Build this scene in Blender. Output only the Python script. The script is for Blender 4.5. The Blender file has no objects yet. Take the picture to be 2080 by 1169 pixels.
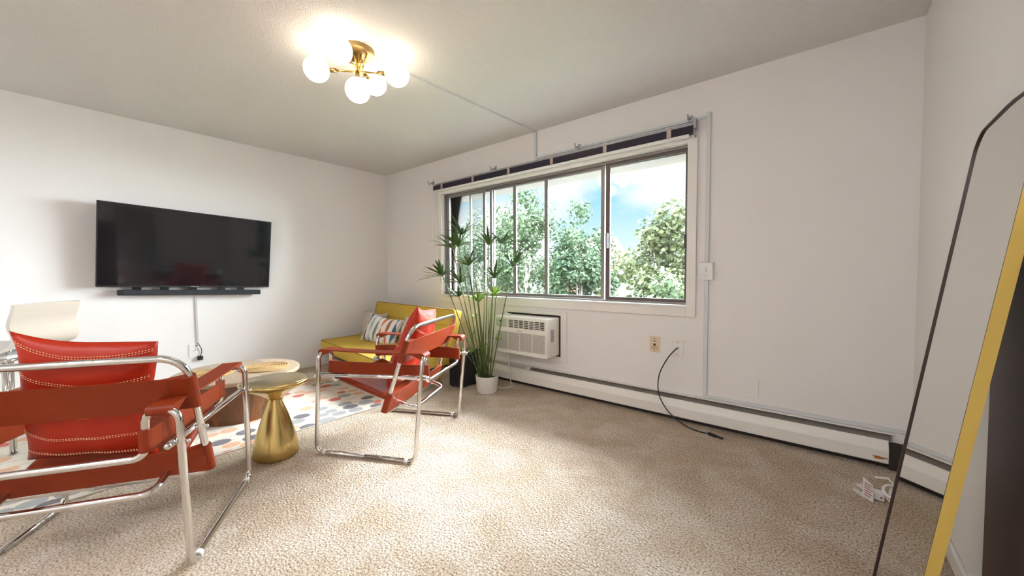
import bpy, bmesh, math, random
from mathutils import Vector, Matrix, Euler
C = bpy.context.scene.collection
PI = math.pi
V = Vector
rnd = random.Random(7)

# ------------------------------------------------------------------ materials
def new_mat(name):
    m = bpy.data.materials.new(name); m.use_nodes = True
    nt = m.node_tree
    return m, nt, nt.nodes['Principled BSDF']

def mat(name, col, rough=.5, metal=0., bump=None, var=None, spec=.5, coat=0., emit=None, trans=0.):
    """col linear RGB; bump=(scale,strength); var=(scale,amount)"""
    m, nt, b = new_mat(name)
    b.inputs['Base Color'].default_value = (*col, 1)
    b.inputs['Roughness'].default_value = rough
    b.inputs['Metallic'].default_value = metal
    b.inputs['Specular IOR Level'].default_value = spec
    if coat: b.inputs['Coat Weight'].default_value = coat
    if trans: b.inputs['Transmission Weight'].default_value = trans
    if emit:
        b.inputs['Emission Color'].default_value = (*emit[0], 1); b.inputs['Emission Strength'].default_value = emit[1]
    if bump or var:
        tc = nt.nodes.new('ShaderNodeTexCoord')
    if bump:
        n = nt.nodes.new('ShaderNodeTexNoise'); n.inputs['Scale'].default_value = bump[0]; n.inputs['Detail'].default_value = 3
        nt.links.new(tc.outputs['Object'], n.inputs['Vector'])
        bp = nt.nodes.new('ShaderNodeBump'); bp.inputs['Strength'].default_value = bump[1]; bp.inputs['Distance'].default_value = .01
        nt.links.new(n.outputs['Fac'], bp.inputs['Height']); nt.links.new(bp.outputs['Normal'], b.inputs['Normal'])
    if var:
        n2 = nt.nodes.new('ShaderNodeTexNoise'); n2.inputs['Scale'].default_value = var[0]; n2.inputs['Detail'].default_value = 4
        nt.links.new(tc.outputs['Object'], n2.inputs['Vector'])
        mx = nt.nodes.new('ShaderNodeMix'); mx.data_type = 'RGBA'
        mx.inputs[6].default_value = (*[c*(1-var[1]) for c in col], 1)
        mx.inputs[7].default_value = (*[min(1, c*(1+var[1])) for c in col], 1)
        nt.links.new(n2.outputs['Fac'], mx.inputs[0]); nt.links.new(mx.outputs[2], b.inputs['Base Color'])
    return m

M = {}
M['wall'] = mat('wall_paint', (.80, .78, .77), .6, bump=(60, .05), spec=.3)
M['ceil'] = mat('ceiling_texture', (.73, .71, .70), .9, bump=(110, .55), spec=.1)
M['trim'] = mat('white_trim_paint', (.80, .78, .74), .45)
M['white'] = mat('white_plastic', (.80, .80, .78), .3)
M['white_gloss'] = mat('glossy_white_shell', (.80, .78, .75), .15, coat=.4)
M['conduit'] = mat('raceway_grey_white', (.64, .66, .68), .5)
M['almond'] = mat('almond_plastic', (.72, .60, .40), .4)
M['chrome'] = mat('chrome', (.70, .69, .68), .09, 1.)
M['alu'] = mat('aluminium_frame', (.27, .25, .245), .45, .6)
M['alu_dark'] = mat('bronze_aluminium', (.12, .10, .095), .45, .6)
M['brass'] = mat('brushed_brass', (.62, .46, .18), .24, 1., bump=(40, .02))
M['brass_top'] = mat('satin_brass', (.64, .54, .34), .34, 1.)
M['brass_lamp'] = mat('lamp_brass', (.60, .44, .12), .25, 1.)
M['brass_dark'] = mat('antique_brass', (.30, .21, .10), .35, 1.)
M['black'] = mat('black_plastic', (.012, .012, .014), .45)
M['blackbox'] = mat('black_box_laminate', (.012, .011, .016), .5)
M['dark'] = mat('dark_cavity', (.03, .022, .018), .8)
M['screen'] = mat('tv_screen', (.008, .008, .010), .09, spec=.6, coat=.3)
M['yellow'] = mat('mustard_upholstery', (.62, .42, .055), .85, bump=(400, .25), var=(9, .06))
M['piping'] = mat('mustard_piping', (.30, .19, .03), .85)
M['leather'] = mat('tan_saddle_leather', (.22, .027, .0045), .46, bump=(220, .06), var=(7, .12), spec=.25)
M['leather_edge'] = mat('leather_stitch_line', (.16, .03, .012), .6)
M['red'] = mat('red_leather_cushion', (.42, .020, .003), .45, bump=(14, .35), var=(5, .12), spec=.4)
M['stitch'] = mat('cream_stitching', (.85, .50, .28), .7)
M['pot'] = mat('white_ceramic_pot', (.80, .77, .73), .45)
M['soil'] = mat('potting_soil', (.06, .04, .025), .95, bump=(60, .5))
M['stem'] = mat('papyrus_stem', (.085, .13, .028), .5, var=(12, .35))
M['leaf'] = mat('papyrus_leaf', (.05, .105, .022), .42, var=(14, .4))
M['leaf_young'] = mat('papyrus_young_leaf', (.27, .40, .07), .5)
M['jute'] = mat('woven_jute', (.40, .25, .10), .9, bump=(90, .8), var=(60, .5))
M['wood_leg'] = mat('light_wood_leg', (.55, .34, .12), .5, var=(6, .15))
M['cable'] = mat('black_cable', (.012, .012, .013), .4)
M['white_cable'] = mat('white_cable', (.80, .78, .75), .4)
M['metal_grey'] = mat('grey_metal', (.40, .41, .44), .38, .85)
M['damper'] = mat('galvanised_damper', (.22, .20, .18), .5, .5, var=(8, .4))
M['globe'] = mat('lit_opal_globe', (1, 1, 1), .3, emit=((1, .84, .64), 3.2))
M['fill_glow'] = mat('added_fill_glow', (1, 1, 1), .3, emit=((1, .98, 1.0), 33))  # emission of the added fill lights behind the camera
M['slat'] = mat('dark_plum_slat', (.030, .020, .045), .3)
M['tape'] = mat('ladder_tape', (.50, .40, .36), .8)
M['brown_board'] = mat('dark_brown_board', (.10, .045, .035), .5, var=(2.5, .35))
M['gold'] = mat('gold_mirror_frame', (.72, .52, .13), .42, .55, var=(6, .08))
M['mirror_edge'] = mat('dark_mirror_edge', (.03, .014, .01), .4)
M['mirror'] = mat('mirror_glass', (.82, .82, .78), .0, 1.)
M['paper'] = mat('printed_tag_paper', (.72, .68, .66), .6, var=(160, .3))
M['tagink'] = mat('tag_print', (.35, .12, .12), .6)
M['grille_shadow'] = mat('grille_cavity', (.06, .035, .025), .8)
M['panel'] = mat('control_panel_green', (.52, .56, .46), .4)
M['rust'] = mat('rust_stain', (.42, .13, .02), .8, var=(60, .5))
M['ac'] = mat('air_conditioner_white', (.82, .79, .74), .4)
M['bark'] = mat('tree_bark', (.14, .12, .095), .9, bump=(20, .5))
M['houses'] = mat('white_house_siding', (.42, .41, .40), .8)
M['roofred'] = mat('red_brick_house', (.40, .13, .08), .8, var=(30, .3))
M['roofgrey'] = mat('grey_roof', (.22, .22, .23), .8)
M['lawn'] = mat('lawn', (.06, .075, .04), .95, var=(3, .3))
M['shell_shade'] = mat('shaded_white_shell', (.50, .43, .36), .25, coat=.3)  # beige tone paints shade onto the white stool shell; its rim stays white

def carpet_mat():
    m, nt, b = new_mat('beige_shag_carpet')
    N, L = nt.nodes, nt.links
    tc = N.new('ShaderNodeTexCoord')
    v = N.new('ShaderNodeTexVoronoi'); v.inputs['Scale'].default_value = 95; L.new(tc.outputs['Object'], v.inputs['Vector'])
    n = N.new('ShaderNodeTexNoise'); n.inputs['Scale'].default_value = 120; n.inputs['Detail'].default_value = 5; n.inputs['Roughness'].default_value = .75
    L.new(tc.outputs['Object'], n.inputs['Vector'])
    big = N.new('ShaderNodeTexNoise'); big.inputs['Scale'].default_value = 4.5; big.inputs['Detail'].default_value = 5; big.inputs['Distortion'].default_value = .6
    L.new(tc.outputs['Object'], big.inputs['Vector'])
    r = N.new('ShaderNodeValToRGB')
    r.color_ramp.elements[0].position = .40; r.color_ramp.elements[0].color = (.38, .255, .145, 1)
    r.color_ramp.elements[1].position = .54; r.color_ramp.elements[1].color = (.87, .765, .65, 1)
    L.new(n.outputs['Fac'], r.inputs['Fac'])
    mx = N.new('ShaderNodeMix'); mx.data_type = 'RGBA'; mx.blend_type = 'MULTIPLY'; mx.inputs[0].default_value = 1
    r2 = N.new('ShaderNodeValToRGB')
    r2.color_ramp.elements[0].position = .38; r2.color_ramp.elements[0].color = (.84, .79, .72, 1)
    r2.color_ramp.elements[1].position = .66; r2.color_ramp.elements[1].color = (1.0, 1.0, 1.0, 1)
    L.new(big.outputs['Fac'], r2.inputs['Fac'])
    L.new(r.outputs['Color'], mx.inputs[6]); L.new(r2.outputs['Color'], mx.inputs[7])
    L.new(mx.outputs[2], b.inputs['Base Color'])
    b.inputs['Roughness'].default_value = .95; b.inputs['Specular IOR Level'].default_value = .1
    bp = N.new('ShaderNodeBump'); bp.inputs['Strength'].default_value = .9; bp.inputs['Distance'].default_value = .012
    ad = N.new('ShaderNodeMath'); ad.operation = 'ADD'
    L.new(n.outputs['Fac'], ad.inputs[0]); L.new(v.outputs['Distance'], ad.inputs[1])
    L.new(ad.outputs[0], bp.inputs['Height']); L.new(bp.outputs['Normal'], b.inputs['Normal'])
    return m
M['carpet'] = carpet_mat()

def wood_mat(name, c1, c2, planks, rough=.4):
    m, nt, b = new_mat(name)
    N, L = nt.nodes, nt.links
    tc = N.new('ShaderNodeTexCoord')
    mp = N.new('ShaderNodeMapping'); mp.inputs['Scale'].default_value = (1, 1, 1)
    L.new(tc.outputs['Object'], mp.inputs['Vector'])
    if planks == 'radial':        # vertical staves round a drum
        sx = N.new('ShaderNodeSeparateXYZ'); L.new(mp.outputs['Vector'], sx.inputs[0])
        at = N.new('ShaderNodeMath'); at.operation = 'ARCTAN2'; L.new(sx.outputs['Y'], at.inputs[0]); L.new(sx.outputs['X'], at.inputs[1])
        mu = N.new('ShaderNodeMath'); mu.operation = 'MULTIPLY'; mu.inputs[1].default_value = 4.1; L.new(at.outputs[0], mu.inputs[0])
        sc = (9, 9, 1.2)
    else:                          # boards along x
        sx = N.new('ShaderNodeSeparateXYZ'); L.new(mp.outputs['Vector'], sx.inputs[0])
        mu = N.new('ShaderNodeMath'); mu.operation = 'MULTIPLY'; mu.inputs[1].default_value = 9; L.new(sx.outputs['Y'], mu.inputs[0])
        sc = (1.5, 14, 14)
    fl = N.new('ShaderNodeMath'); fl.operation = 'FLOOR'; L.new(mu.outputs[0], fl.inputs[0])
    wn = N.new('ShaderNodeTexWhiteNoise'); wn.noise_dimensions = '1D'; L.new(fl.outputs[0], wn.inputs['W'])
    gr = N.new('ShaderNodeTexNoise'); gr.inputs['Scale'].default_value = 3; gr.inputs['Detail'].default_value = 6; gr.inputs['Distortion'].default_value = 1.5
    m2 = N.new('ShaderNodeMapping'); m2.inputs['Scale'].default_value = sc; L.new(tc.outputs['Object'], m2.inputs['Vector']); L.new(m2.outputs['Vector'], gr.inputs['Vector'])
    ad = N.new('ShaderNodeMath'); ad.operation = 'MULTIPLY_ADD'; ad.inputs[1].default_value = .55
    L.new(wn.outputs['Value'], ad.inputs[0])
    g2 = N.new('ShaderNodeMath'); g2.operation = 'MULTIPLY'; g2.inputs[1].default_value = .6; L.new(gr.outputs['Fac'], g2.inputs[0])
    L.new(g2.outputs[0], ad.inputs[2])
    r = N.new('ShaderNodeValToRGB')
    r.color_ramp.elements[0].position = .12; r.color_ramp.elements[0].color = (*c1, 1)
    r.color_ramp.elements[1].position = .85; r.color_ramp.elements[1].color = (*c2, 1)
    L.new(ad.outputs[0], r.inputs['Fac']); L.new(r.outputs['Color'], b.inputs['Base Color'])
    b.inputs['Roughness'].default_value = rough
    return m
M['drum_wood'] = wood_mat('mango_wood_staves', (.05, .016, .006), (.27, .10, .026), 'radial', .4)
M['top_wood'] = wood_mat('mango_wood_top', (.26, .17, .10), (.46, .34, .23), 'boards', .28)

def stripe_mat():
    m, nt, b = new_mat('striped_pillow_cloth')
    N, L = nt.nodes, nt.links
    tc = N.new('ShaderNodeTexCoord'); sx = N.new('ShaderNodeSeparateXYZ'); L.new(tc.outputs['Object'], sx.inputs[0])
    def mth(op, a, bb=None):
        n = N.new('ShaderNodeMath'); n.operation = op
        for i, v in enumerate((a, bb)):
            if v is None: continue
            if isinstance(v, (int, float)): n.inputs[i].default_value = v
            else: L.new(v, n.inputs[i])
        return n.outputs[0]
    x = mth('ADD', mth('MULTIPLY', sx.outputs['X'], 13.0), 50.0)
    fr = mth('ABSOLUTE', mth('SUBTRACT', mth('FRACT', x), .5))
    wid = mth('ADD', mth('MULTIPLY', mth('ABSOLUTE', mth('SINE', mth('ADD', mth('MULTIPLY', sx.outputs['Z'], 13.), mth('FLOOR', x)))), .22), .03)
    on = mth('LESS_THAN', fr, wid)
    rp = N.new('ShaderNodeValToRGB'); rp.color_ramp.interpolation = 'CONSTANT'
    cols = [(.10, .16, .22), (.36, .52, .52), (.20, .24, .28), (.62, .20, .07), (.42, .17, .11), (.08, .17, .30)]
    el = rp.color_ramp.elements
    el[0].position = 0; el[0].color = (*cols[0], 1); el[1].position = 1/6; el[1].color = (*cols[1], 1)
    for i in range(2, 6):
        e = el.new(i/6); e.color = (*cols[i], 1)
    pos = mth('ADD', mth('DIVIDE', mth('SUBTRACT', mth('FLOOR', x), 47.), 6.), .02)
    L.new(pos, rp.inputs['Fac'])
    mx = N.new('ShaderNodeMix'); mx.data_type = 'RGBA'; mx.inputs[6].default_value = (.82, .79, .74, 1)
    L.new(on, mx.inputs[0]); L.new(rp.outputs['Color'], mx.inputs[7]); L.new(mx.outputs[2], b.inputs['Base Color'])
    b.inputs['Roughness'].default_value = .9
    return m
M['stripes'] = stripe_mat()

def line_cloth(name, base, line, scale):
    m, nt, b = new_mat(name); N, L = nt.nodes, nt.links
    tc = N.new('ShaderNodeTexCoord'); w = N.new('ShaderNodeTexWave'); w.inputs['Scale'].default_value = scale; w.inputs['Distortion'].default_value = 3; w.inputs['Detail'].default_value = 3
    L.new(tc.outputs['Object'], w.inputs['Vector'])
    r = N.new('ShaderNodeValToRGB'); r.color_ramp.elements[0].position = .25; r.color_ramp.elements[0].color = (*line, 1); r.color_ramp.elements[1].position = .55; r.color_ramp.elements[1].color = (*base, 1)
    L.new(w.outputs['Fac'], r.inputs['Fac']); L.new(r.outputs['Color'], b.inputs['Base Color']); b.inputs['Roughness'].default_value = .9
    return m
M['beige_cloth'] = line_cloth('beige_woven_pillow', (.62, .55, .48), (.40, .33, .28), 22)
M['pale_cloth'] = line_cloth('pale_woven_pillow', (.74, .72, .69), (.60, .58, .57), 18)

def glass_mat():
    m = bpy.data.materials.new('window_glass'); m.use_nodes = True
    nt = m.node_tree; N, L = nt.nodes, nt.links; N.clear()
    o = N.new('ShaderNodeOutputMaterial'); t = N.new('ShaderNodeBsdfTransparent'); g = N.new('ShaderNodeBsdfGlossy'); g.inputs['Roughness'].default_value = .02
    t.inputs['Color'].default_value = (.965, .972, .968, 1)
    f = N.new('ShaderNodeFresnel'); f.inputs['IOR'].default_value = 1.35
    mx = N.new('ShaderNodeMixShader'); L.new(f.outputs[0], mx.inputs[0]); L.new(t.outputs[0], mx.inputs[1]); L.new(g.outputs[0], mx.inputs[2]); L.new(mx.outputs[0], o.inputs[0])
    return m
M['glass'] = glass_mat()

def brick_mat():
    m, nt, b = new_mat('red_brick'); N, L = nt.nodes, nt.links
    tc = N.new('ShaderNodeTexCoord'); sx = N.new('ShaderNodeSeparateXYZ'); L.new(tc.outputs['Object'], sx.inputs[0])
    ad = N.new('ShaderNodeMath'); ad.operation = 'ADD'; L.new(sx.outputs['X'], ad.inputs[0]); L.new(sx.outputs['Y'], ad.inputs[1])
    cb = N.new('ShaderNodeCombineXYZ'); L.new(ad.outputs[0], cb.inputs['X']); L.new(sx.outputs['Z'], cb.inputs['Y'])
    br = N.new('ShaderNodeTexBrick'); br.inputs['Scale'].default_value = 5
    br.inputs['Color1'].default_value = (.50, .22, .15, 1); br.inputs['Color2'].default_value = (.40, .17, .12, 1); br.inputs['Mortar'].default_value = (.40, .36, .32, 1)
    L.new(cb.outputs[0], br.inputs['Vector']); L.new(br.outputs['Color'], b.inputs['Base Color']); b.inputs['Roughness'].default_value = .9
    return m
M['brick'] = brick_mat()

def leafy_mat(name, c1, c2):
    m, nt, b = new_mat(name); N, L = nt.nodes, nt.links
    tc = N.new('ShaderNodeTexCoord'); n = N.new('ShaderNodeTexNoise'); n.inputs['Scale'].default_value = 2.2; n.inputs['Detail'].default_value = 6
    L.new(tc.outputs['Object'], n.inputs['Vector'])
    r = N.new('ShaderNodeValToRGB'); r.color_ramp.elements[0].position = .35; r.color_ramp.elements[0].color = (*c1, 1); r.color_ramp.elements[1].position = .65; r.color_ramp.elements[1].color = (*c2, 1)
    L.new(n.outputs['Fac'], r.inputs['Fac']); L.new(r.outputs['Color'], b.inputs['Base Color'])
    b.inputs['Roughness'].default_value = .7; b.inputs['Specular IOR Level'].default_value = .15
    tr = N.new('ShaderNodeBsdfTranslucent'); L.new(r.outputs['Color'], tr.inputs['Color'])
    mx = N.new('ShaderNodeMixShader'); mx.inputs[0].default_value = .28
    L.new(b.outputs[0], mx.inputs[1]); L.new(tr.outputs[0], mx.inputs[2]); L.new(mx.outputs[0], nt.nodes['Material Output'].inputs[0])
    return m
M['leaves_a'] = leafy_mat('maple_leaves_light', (.015, .028, .011), (.042, .064, .029))
M['leaves_b'] = leafy_mat('maple_leaves_mid', (.011, .024, .011), (.034, .056, .026))
M['leaves_c'] = leafy_mat('yellow_green_leaves', (.024, .034, .012), (.058, .070, .029))

# ------------------------------------------------------------------ mesh helpers
def bm_new(): return bmesh.new()

def box(bm, lo, hi, bev=0., seg=2, mi=0, mtx=None):
    r = bmesh.ops.create_cube(bm, size=1)
    vs = r['verts']
    lo, hi = V(lo), V(hi); c = (lo+hi)/2; s = hi-lo
    for v in vs: v.co = V((v.co.x*s.x, v.co.y*s.y, v.co.z*s.z))+c
    fs = list({f for v in vs for f in v.link_faces})
    for f in fs: f.material_index = mi
    if bev > 0:
        es = list({e for v in vs for e in v.link_edges})
        rr = bmesh.ops.bevel(bm, geom=es, offset=min(bev, .49*min(s)), segments=seg, affect='EDGES', profile=.5)
        for f in rr['faces']: f.material_index = mi
        vs = list({v for f in fs+rr['faces'] if f.is_valid for v in f.verts})
    if mtx is not None:
        for v in vs: v.co = mtx @ v.co
    return vs

def fillet(pts, rad, n=6):
    pts = [V(p) for p in pts]; out = [pts[0]]
    for i in range(1, len(pts)-1):
        a, b, c = pts[i-1], pts[i], pts[i+1]
        d1, d2 = (a-b), (c-b); l1, l2 = d1.length, d2.length; d1.normalize(); d2.normalize()
        ang = d1.angle(d2, PI)
        if ang > PI-.02: out.append(b); continue
        rr = rad[i] if isinstance(rad, (list, dict)) else rad
        t = min(rr/math.tan(ang/2), l1*.49, l2*.49)
        p0, p2 = b+d1*t, b+d2*t
        rr = t*math.tan(ang/2)
        bis = (d1+d2).normalized(); cen = b+bis*(rr/math.sin(ang/2))
        u = (p0-cen).normalized(); w = (p2-cen).normalized(); th = u.angle(w)
        for k in range(n+1):
            f = k/n
            out.append(cen+(u*math.sin((1-f)*th)+w*math.sin(f*th))/math.sin(th)*rr)
    out.append(pts[-1]); return out

def tube(bm, pts, r, seg=10, cap=True, mi=0):
    pts = [V(p) for p in pts]
    q = [pts[0]]
    for p in pts[1:]:
        if (p-q[-1]).length > 1e-6: q.append(p)
    pts = q; n = len(pts)
    tg = []
    for i in range(n):
        a = pts[max(0, i-1)]; b = pts[min(n-1, i+1)]
        if 0 < i < n-1:
            t = (pts[i]-a).normalized()+(b-pts[i]).normalized()
            t = t if t.length > 1e-6 else b-a
        else: t = b-a
        tg.append(t.normalized())
    ref = V((0, 0, 1)) if abs(tg[0].z) < .9 else V((1, 0, 0))
    nr = (ref-tg[0]*ref.dot(tg[0])).normalized(); rings = []
    for i in range(n):
        nr = nr-tg[i]*nr.dot(tg[i]); nr.normalize(); bn = tg[i].cross(nr)
        rr = r[i] if isinstance(r, (list, tuple)) else r
        k = 1.
        if 0 < i < n-1:
            ca = max(.5, math.cos(.5*(pts[i]-pts[i-1]).angle(pts[i+1]-pts[i], 0))); k = 1/ca if ca < .97 else 1
        rings.append([bm.verts.new(pts[i]+(nr*math.cos(2*PI*j/seg)+bn*math.sin(2*PI*j/seg))*rr) for j in range(seg)])
    for i in range(n-1):
        for j in range(seg):
            f = bm.faces.new((rings[i][j], rings[i][(j+1) % seg], rings[i+1][(j+1) % seg], rings[i+1][j])); f.material_index = mi; f.smooth = True
    if cap:
        f = bm.faces.new(rings[0][::-1]); f.material_index = mi
        f = bm.faces.new(rings[-1]); f.material_index = mi

def lathe(bm, prof, seg=48, cen=(0, 0, 0), mi=0, closed_bottom=True, closed_top=True):
    rings = []
    for (r, z) in prof:
        rings.append([bm.verts.new(V(cen)+V((r*math.cos(2*PI*j/seg), r*math.sin(2*PI*j/seg), z))) for j in range(seg)])
    for i in range(len(rings)-1):
        for j in range(seg):
            f = bm.faces.new((rings[i][j], rings[i][(j+1) % seg], rings[i+1][(j+1) % seg], rings[i+1][j])); f.smooth = True; f.material_index = mi
    if closed_bottom: f = bm.faces.new(rings[0][::-1]); f.material_index = mi
    if closed_top: f = bm.faces.new(rings[-1]); f.material_index = mi

def ball(bm, c, r, seg=24, rings=16, sc=(1, 1, 1), mi=0):
    rr = bmesh.ops.create_uvsphere(bm, u_segments=seg, v_segments=rings, radius=r)
    for v in rr['verts']: v.co = V((v.co.x*sc[0], v.co.y*sc[1], v.co.z*sc[2]))+V(c)
    for f in {f for v in rr['verts'] for f in v.link_faces}: f.smooth = True; f.material_index = mi

def prism(bm, outline, a, b, mi=0, smooth=False):
    """outline: list of 3D points; extruded from +a to +b (vectors)"""
    A = [bm.verts.new(V(p)+V(a)) for p in outline]; B = [bm.verts.new(V(p)+V(b)) for p in outline]
    n = len(outline)
    for f in (bm.faces.new(A[::-1]), bm.faces.new(B)): f.material_index = mi
    for i in range(n):
        f = bm.faces.new((A[i], A[(i+1) % n], B[(i+1) % n], B[i])); f.material_index = mi; f.smooth = smooth

def band(bm, A, B, H, h, r=.0165, pinch=.065, t=.003, nrm=None, sag=0., seam=True):
    """leather sling with a pocket round a bar at A and another round a bar at B; H bar direction, h width"""
    A, B, H = V(A), V(B), V(H).normalized()
    d = (B-A); Ln = d.length; d.normalize(); n = H.cross(d).normalized()
    if nrm is not None and n.dot(V(nrm)) < 0: n = -n
    off = r if nrm is not None else 0.       # sheet lies on the nrm side of the bars
    top, bot = [], []
    K = 18
    for k in range(K+1):
        s = k/K; x = pinch*.0+s*Ln
        e = min(s*Ln, (1-s)*Ln)
        w = t+(r-t)*(max(0., 1-e/pinch)**1.2)
        cofs = off*(min(1, e/pinch))
        sg = -sag*math.sin(PI*s)
        top.append((x, cofs+w*(1 if nrm is None else 1)+sg)); bot.append((x, cofs-w+sg))
    if nrm is not None:
        top = [(x, r+t+0*(y)+(-sag*math.sin(PI*x/Ln))) for x, y in top]
        bot = []
        for k in range(K+1):
            s = k/K; e = min(s*Ln, (1-s)*Ln); f = max(0., 1-e/pinch)**.8
            bot.append((s*Ln, (r-t)*(1-f)+(-r-t)*f-sag*math.sin(PI*s)))
    R = r+t
    capB = [(Ln+R*math.sin(a), R*math.cos(a)) for a in [PI*i/8 for i in range(1, 8)]]
    capA = [(-R*math.sin(a), -R*math.cos(a)) for a in [PI*i/8 for i in range(1, 8)]]
    out = top+capB+bot[::-1]+capA
    pts = [A+d*x+n*y for x, y in out]
    prism(bm, pts, -H*h/2, H*h/2)
    if seam:
        for s in (pinch, Ln-pinch):
            for sgn, y in ((1, top[0][1] if nrm is not None else t+.0), (-1, -(r+t))):
                if sgn < 0: continue
                c = A+d*s+n*(y-sag*math.sin(PI*s/Ln))
                m = Matrix((d, n, H)).transposed().to_4x4(); m.translation = c
                box(bm, (-.0012, -.0008, -h/2+.001), (.0012, .0009, h/2-.001), mi=1, mtx=m)

def pillow(bm, w, h, t, n=22, pinch=.07, seed=0, droop=0.):
    rr = random.Random(seed); ph = [rr.uniform(0, 6) for _ in range(6)]
    def P(i, j, sgn):
        s, q = -1+2*i/n, -1+2*j/n
        x = w/2*s*(1-pinch*(1-q*q)); z = h/2*q*(1-pinch*(1-s*s))
        th = t/2*max(0., (1-abs(s)**2.6))**.55*max(0., (1-abs(q)**2.6))**.55
        th *= 1+.05*math.sin(5*s+ph[0])*math.sin(4*q+ph[1])+.04*math.sin(9*s+ph[2]+3*q)
        return V((x+.006*math.sin(4*q+ph[3]), sgn*th, z+.006*math.sin(3*s+ph[4])-droop*th*.3))
    F = {}
    for sgn in (1, -1):
        for i in range(n+1):
            for j in range(n+1):
                edge = i in (0, n) or j in (0, n)
                k = (i, j, 0 if edge else sgn)
                if k not in F: F[k] = bm.verts.new(P(i, j, sgn))
    g = lambda i, j, s: F[(i, j, 0 if (i in (0, n) or j in (0, n)) else s)]
    for sgn in (1, -1):
        for i in range(n):
            for j in range(n):
                vs = [g(i, j, sgn), g(i+1, j, sgn), g(i+1, j+1, sgn), g(i, j+1, sgn)]
                if sgn > 0: vs = vs[::-1]
                f = bm.faces.new(vs); f.smooth = True
    return lambda s, q, sgn: (lambda i, j: P(i, j, sgn))((s+1)/2*n, (q+1)/2*n)

def mesh(name, bm, m, parent=None, smooth=None):
    me = bpy.data.meshes.new(name)
    bmesh.ops.recalc_face_normals(bm, faces=bm.faces[:])
    if smooth is not None:
        for f in bm.faces: f.smooth = smooth
    bm.to_mesh(me); bm.free()
    for x in (m if isinstance(m, (list, tuple)) else [m]): me.materials.append(M[x] if isinstance(x, str) else x)
    o = bpy.data.objects.new(name, me); C.objects.link(o)
    if parent is not None: o.parent = parent
    return o

def sharp(o, ang=35):
    for p in o.data.polygons: p.use_smooth = True
    o.data.set_sharp_from_angle(angle=math.radians(ang)); return o

def tag(o, label, cat, group=None):
    o['label'] = label; o['category'] = cat
    if group: o['group'] = group
    return o

def thing(name, label, cat, loc=(0, 0, 0), rz=0., group=None):
    o = bpy.data.objects.new(name, None); C.objects.link(o); o.empty_display_size = .1
    o.location = loc; o.rotation_euler = (0, 0, rz); return tag(o, label, cat, group)

def wpart(name, bm, m, root, smooth=None):
    """part whose bmesh is in world coordinates; root only translated"""
    l = root.location
    r = root
    bmesh.ops.translate(bm, verts=bm.verts[:], vec=-V(l))
    return mesh(name, bm, m, root, smooth)

def wsub(name, bm, m, part, root, smooth=None):
    bmesh.ops.translate(bm, verts=bm.verts[:], vec=-V(root.location))
    return mesh(name, bm, m, part, smooth)

def wsingle(name, bm, m, label, cat, loc, group=None, smooth=None):
    bmesh.ops.translate(bm, verts=bm.verts[:], vec=-V(loc))
    o = mesh(name, bm, m, None, smooth); o.location = loc
    return tag(o, label, cat, group)

def struct(name, bm, m, parent=None, smooth=None):
    o = mesh(name, bm, m, parent, smooth)
    if parent is None: o['kind'] = 'structure'
    return o

def copy_tree(o, parent=None):
    c = o.copy(); C.objects.link(c)
    if parent is not None: c.parent = parent
    for ch in list(o.children): copy_tree(ch, c)
    return c

# ------------------------------------------------------------------ room shell
RX, ZC, YB = 5.05, 2.44, -5.4
WX0, WX1, WZ0, WZ1 = 1.16, 3.885, .845, 2.03
bm = bm_new(); box(bm, (-.12, YB-.12, -.12), (RX+.12, .12, 0)); struct('floor', bm, 'carpet')
bm = bm_new(); box(bm, (-.12, YB-.12, ZC), (RX+.12, .30, ZC+.15)); struct('ceiling', bm, 'ceil')
bm = bm_new(); box(bm, (-.12, YB-.12, 0), (0, .12, ZC)); struct('wall_left', bm, 'wall')
bm = bm_new(); box(bm, (RX, YB-.12, 0), (RX+.12, .12, ZC)); struct('wall_right', bm, 'wall')
def holed(bm, x0, x1, z0, z1, y0, y1, X0, X1, Z0, Z1):
    box(bm, (x0, y0, z0), (X0, y1, z1)); box(bm, (X1, y0, z0), (x1, y1, z1))
    box(bm, (X0, y0, z0), (X1, y1, Z0)); box(bm, (X0, y0, Z1), (X1, y1, z1))
bm = bm_new(); holed(bm, 0, RX, 0, ZC, 0, .12, WX0, WX1, WZ0, WZ1); struct('wall_front', bm, 'wall')
bm = bm_new(); holed(bm, -1.2, RX+1.2, -4.2, ZC+.6, .1205, .26, WX0-.045, WX1+.02, WZ0-.03, WZ1); struct('wall_outside', bm, 'brick')
bm = bm_new(); box(bm, (0, YB-.12, 0), (RX, YB, ZC)); struct('wall_back', bm, 'wall')
bm = bm_new(); box(bm, (0, -5.39, 0), (.014, -.02, .065), .004); struct('baseboard_left', bm, 'trim')
bm = bm_new(); box(bm, (RX-.014, -5.39, 0), (RX, -.1, .065), .004); struct('baseboard_right', bm, 'trim')
# soffit seen through the top of the panes
bm = bm_new(); box(bm, (WX0-.05, .121, WZ1-.035), (WX1+.03, .34, WZ1+.05)); struct('trim_1', bm, mat('soffit_grey', (.22, .21, .24), .8))

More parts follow.
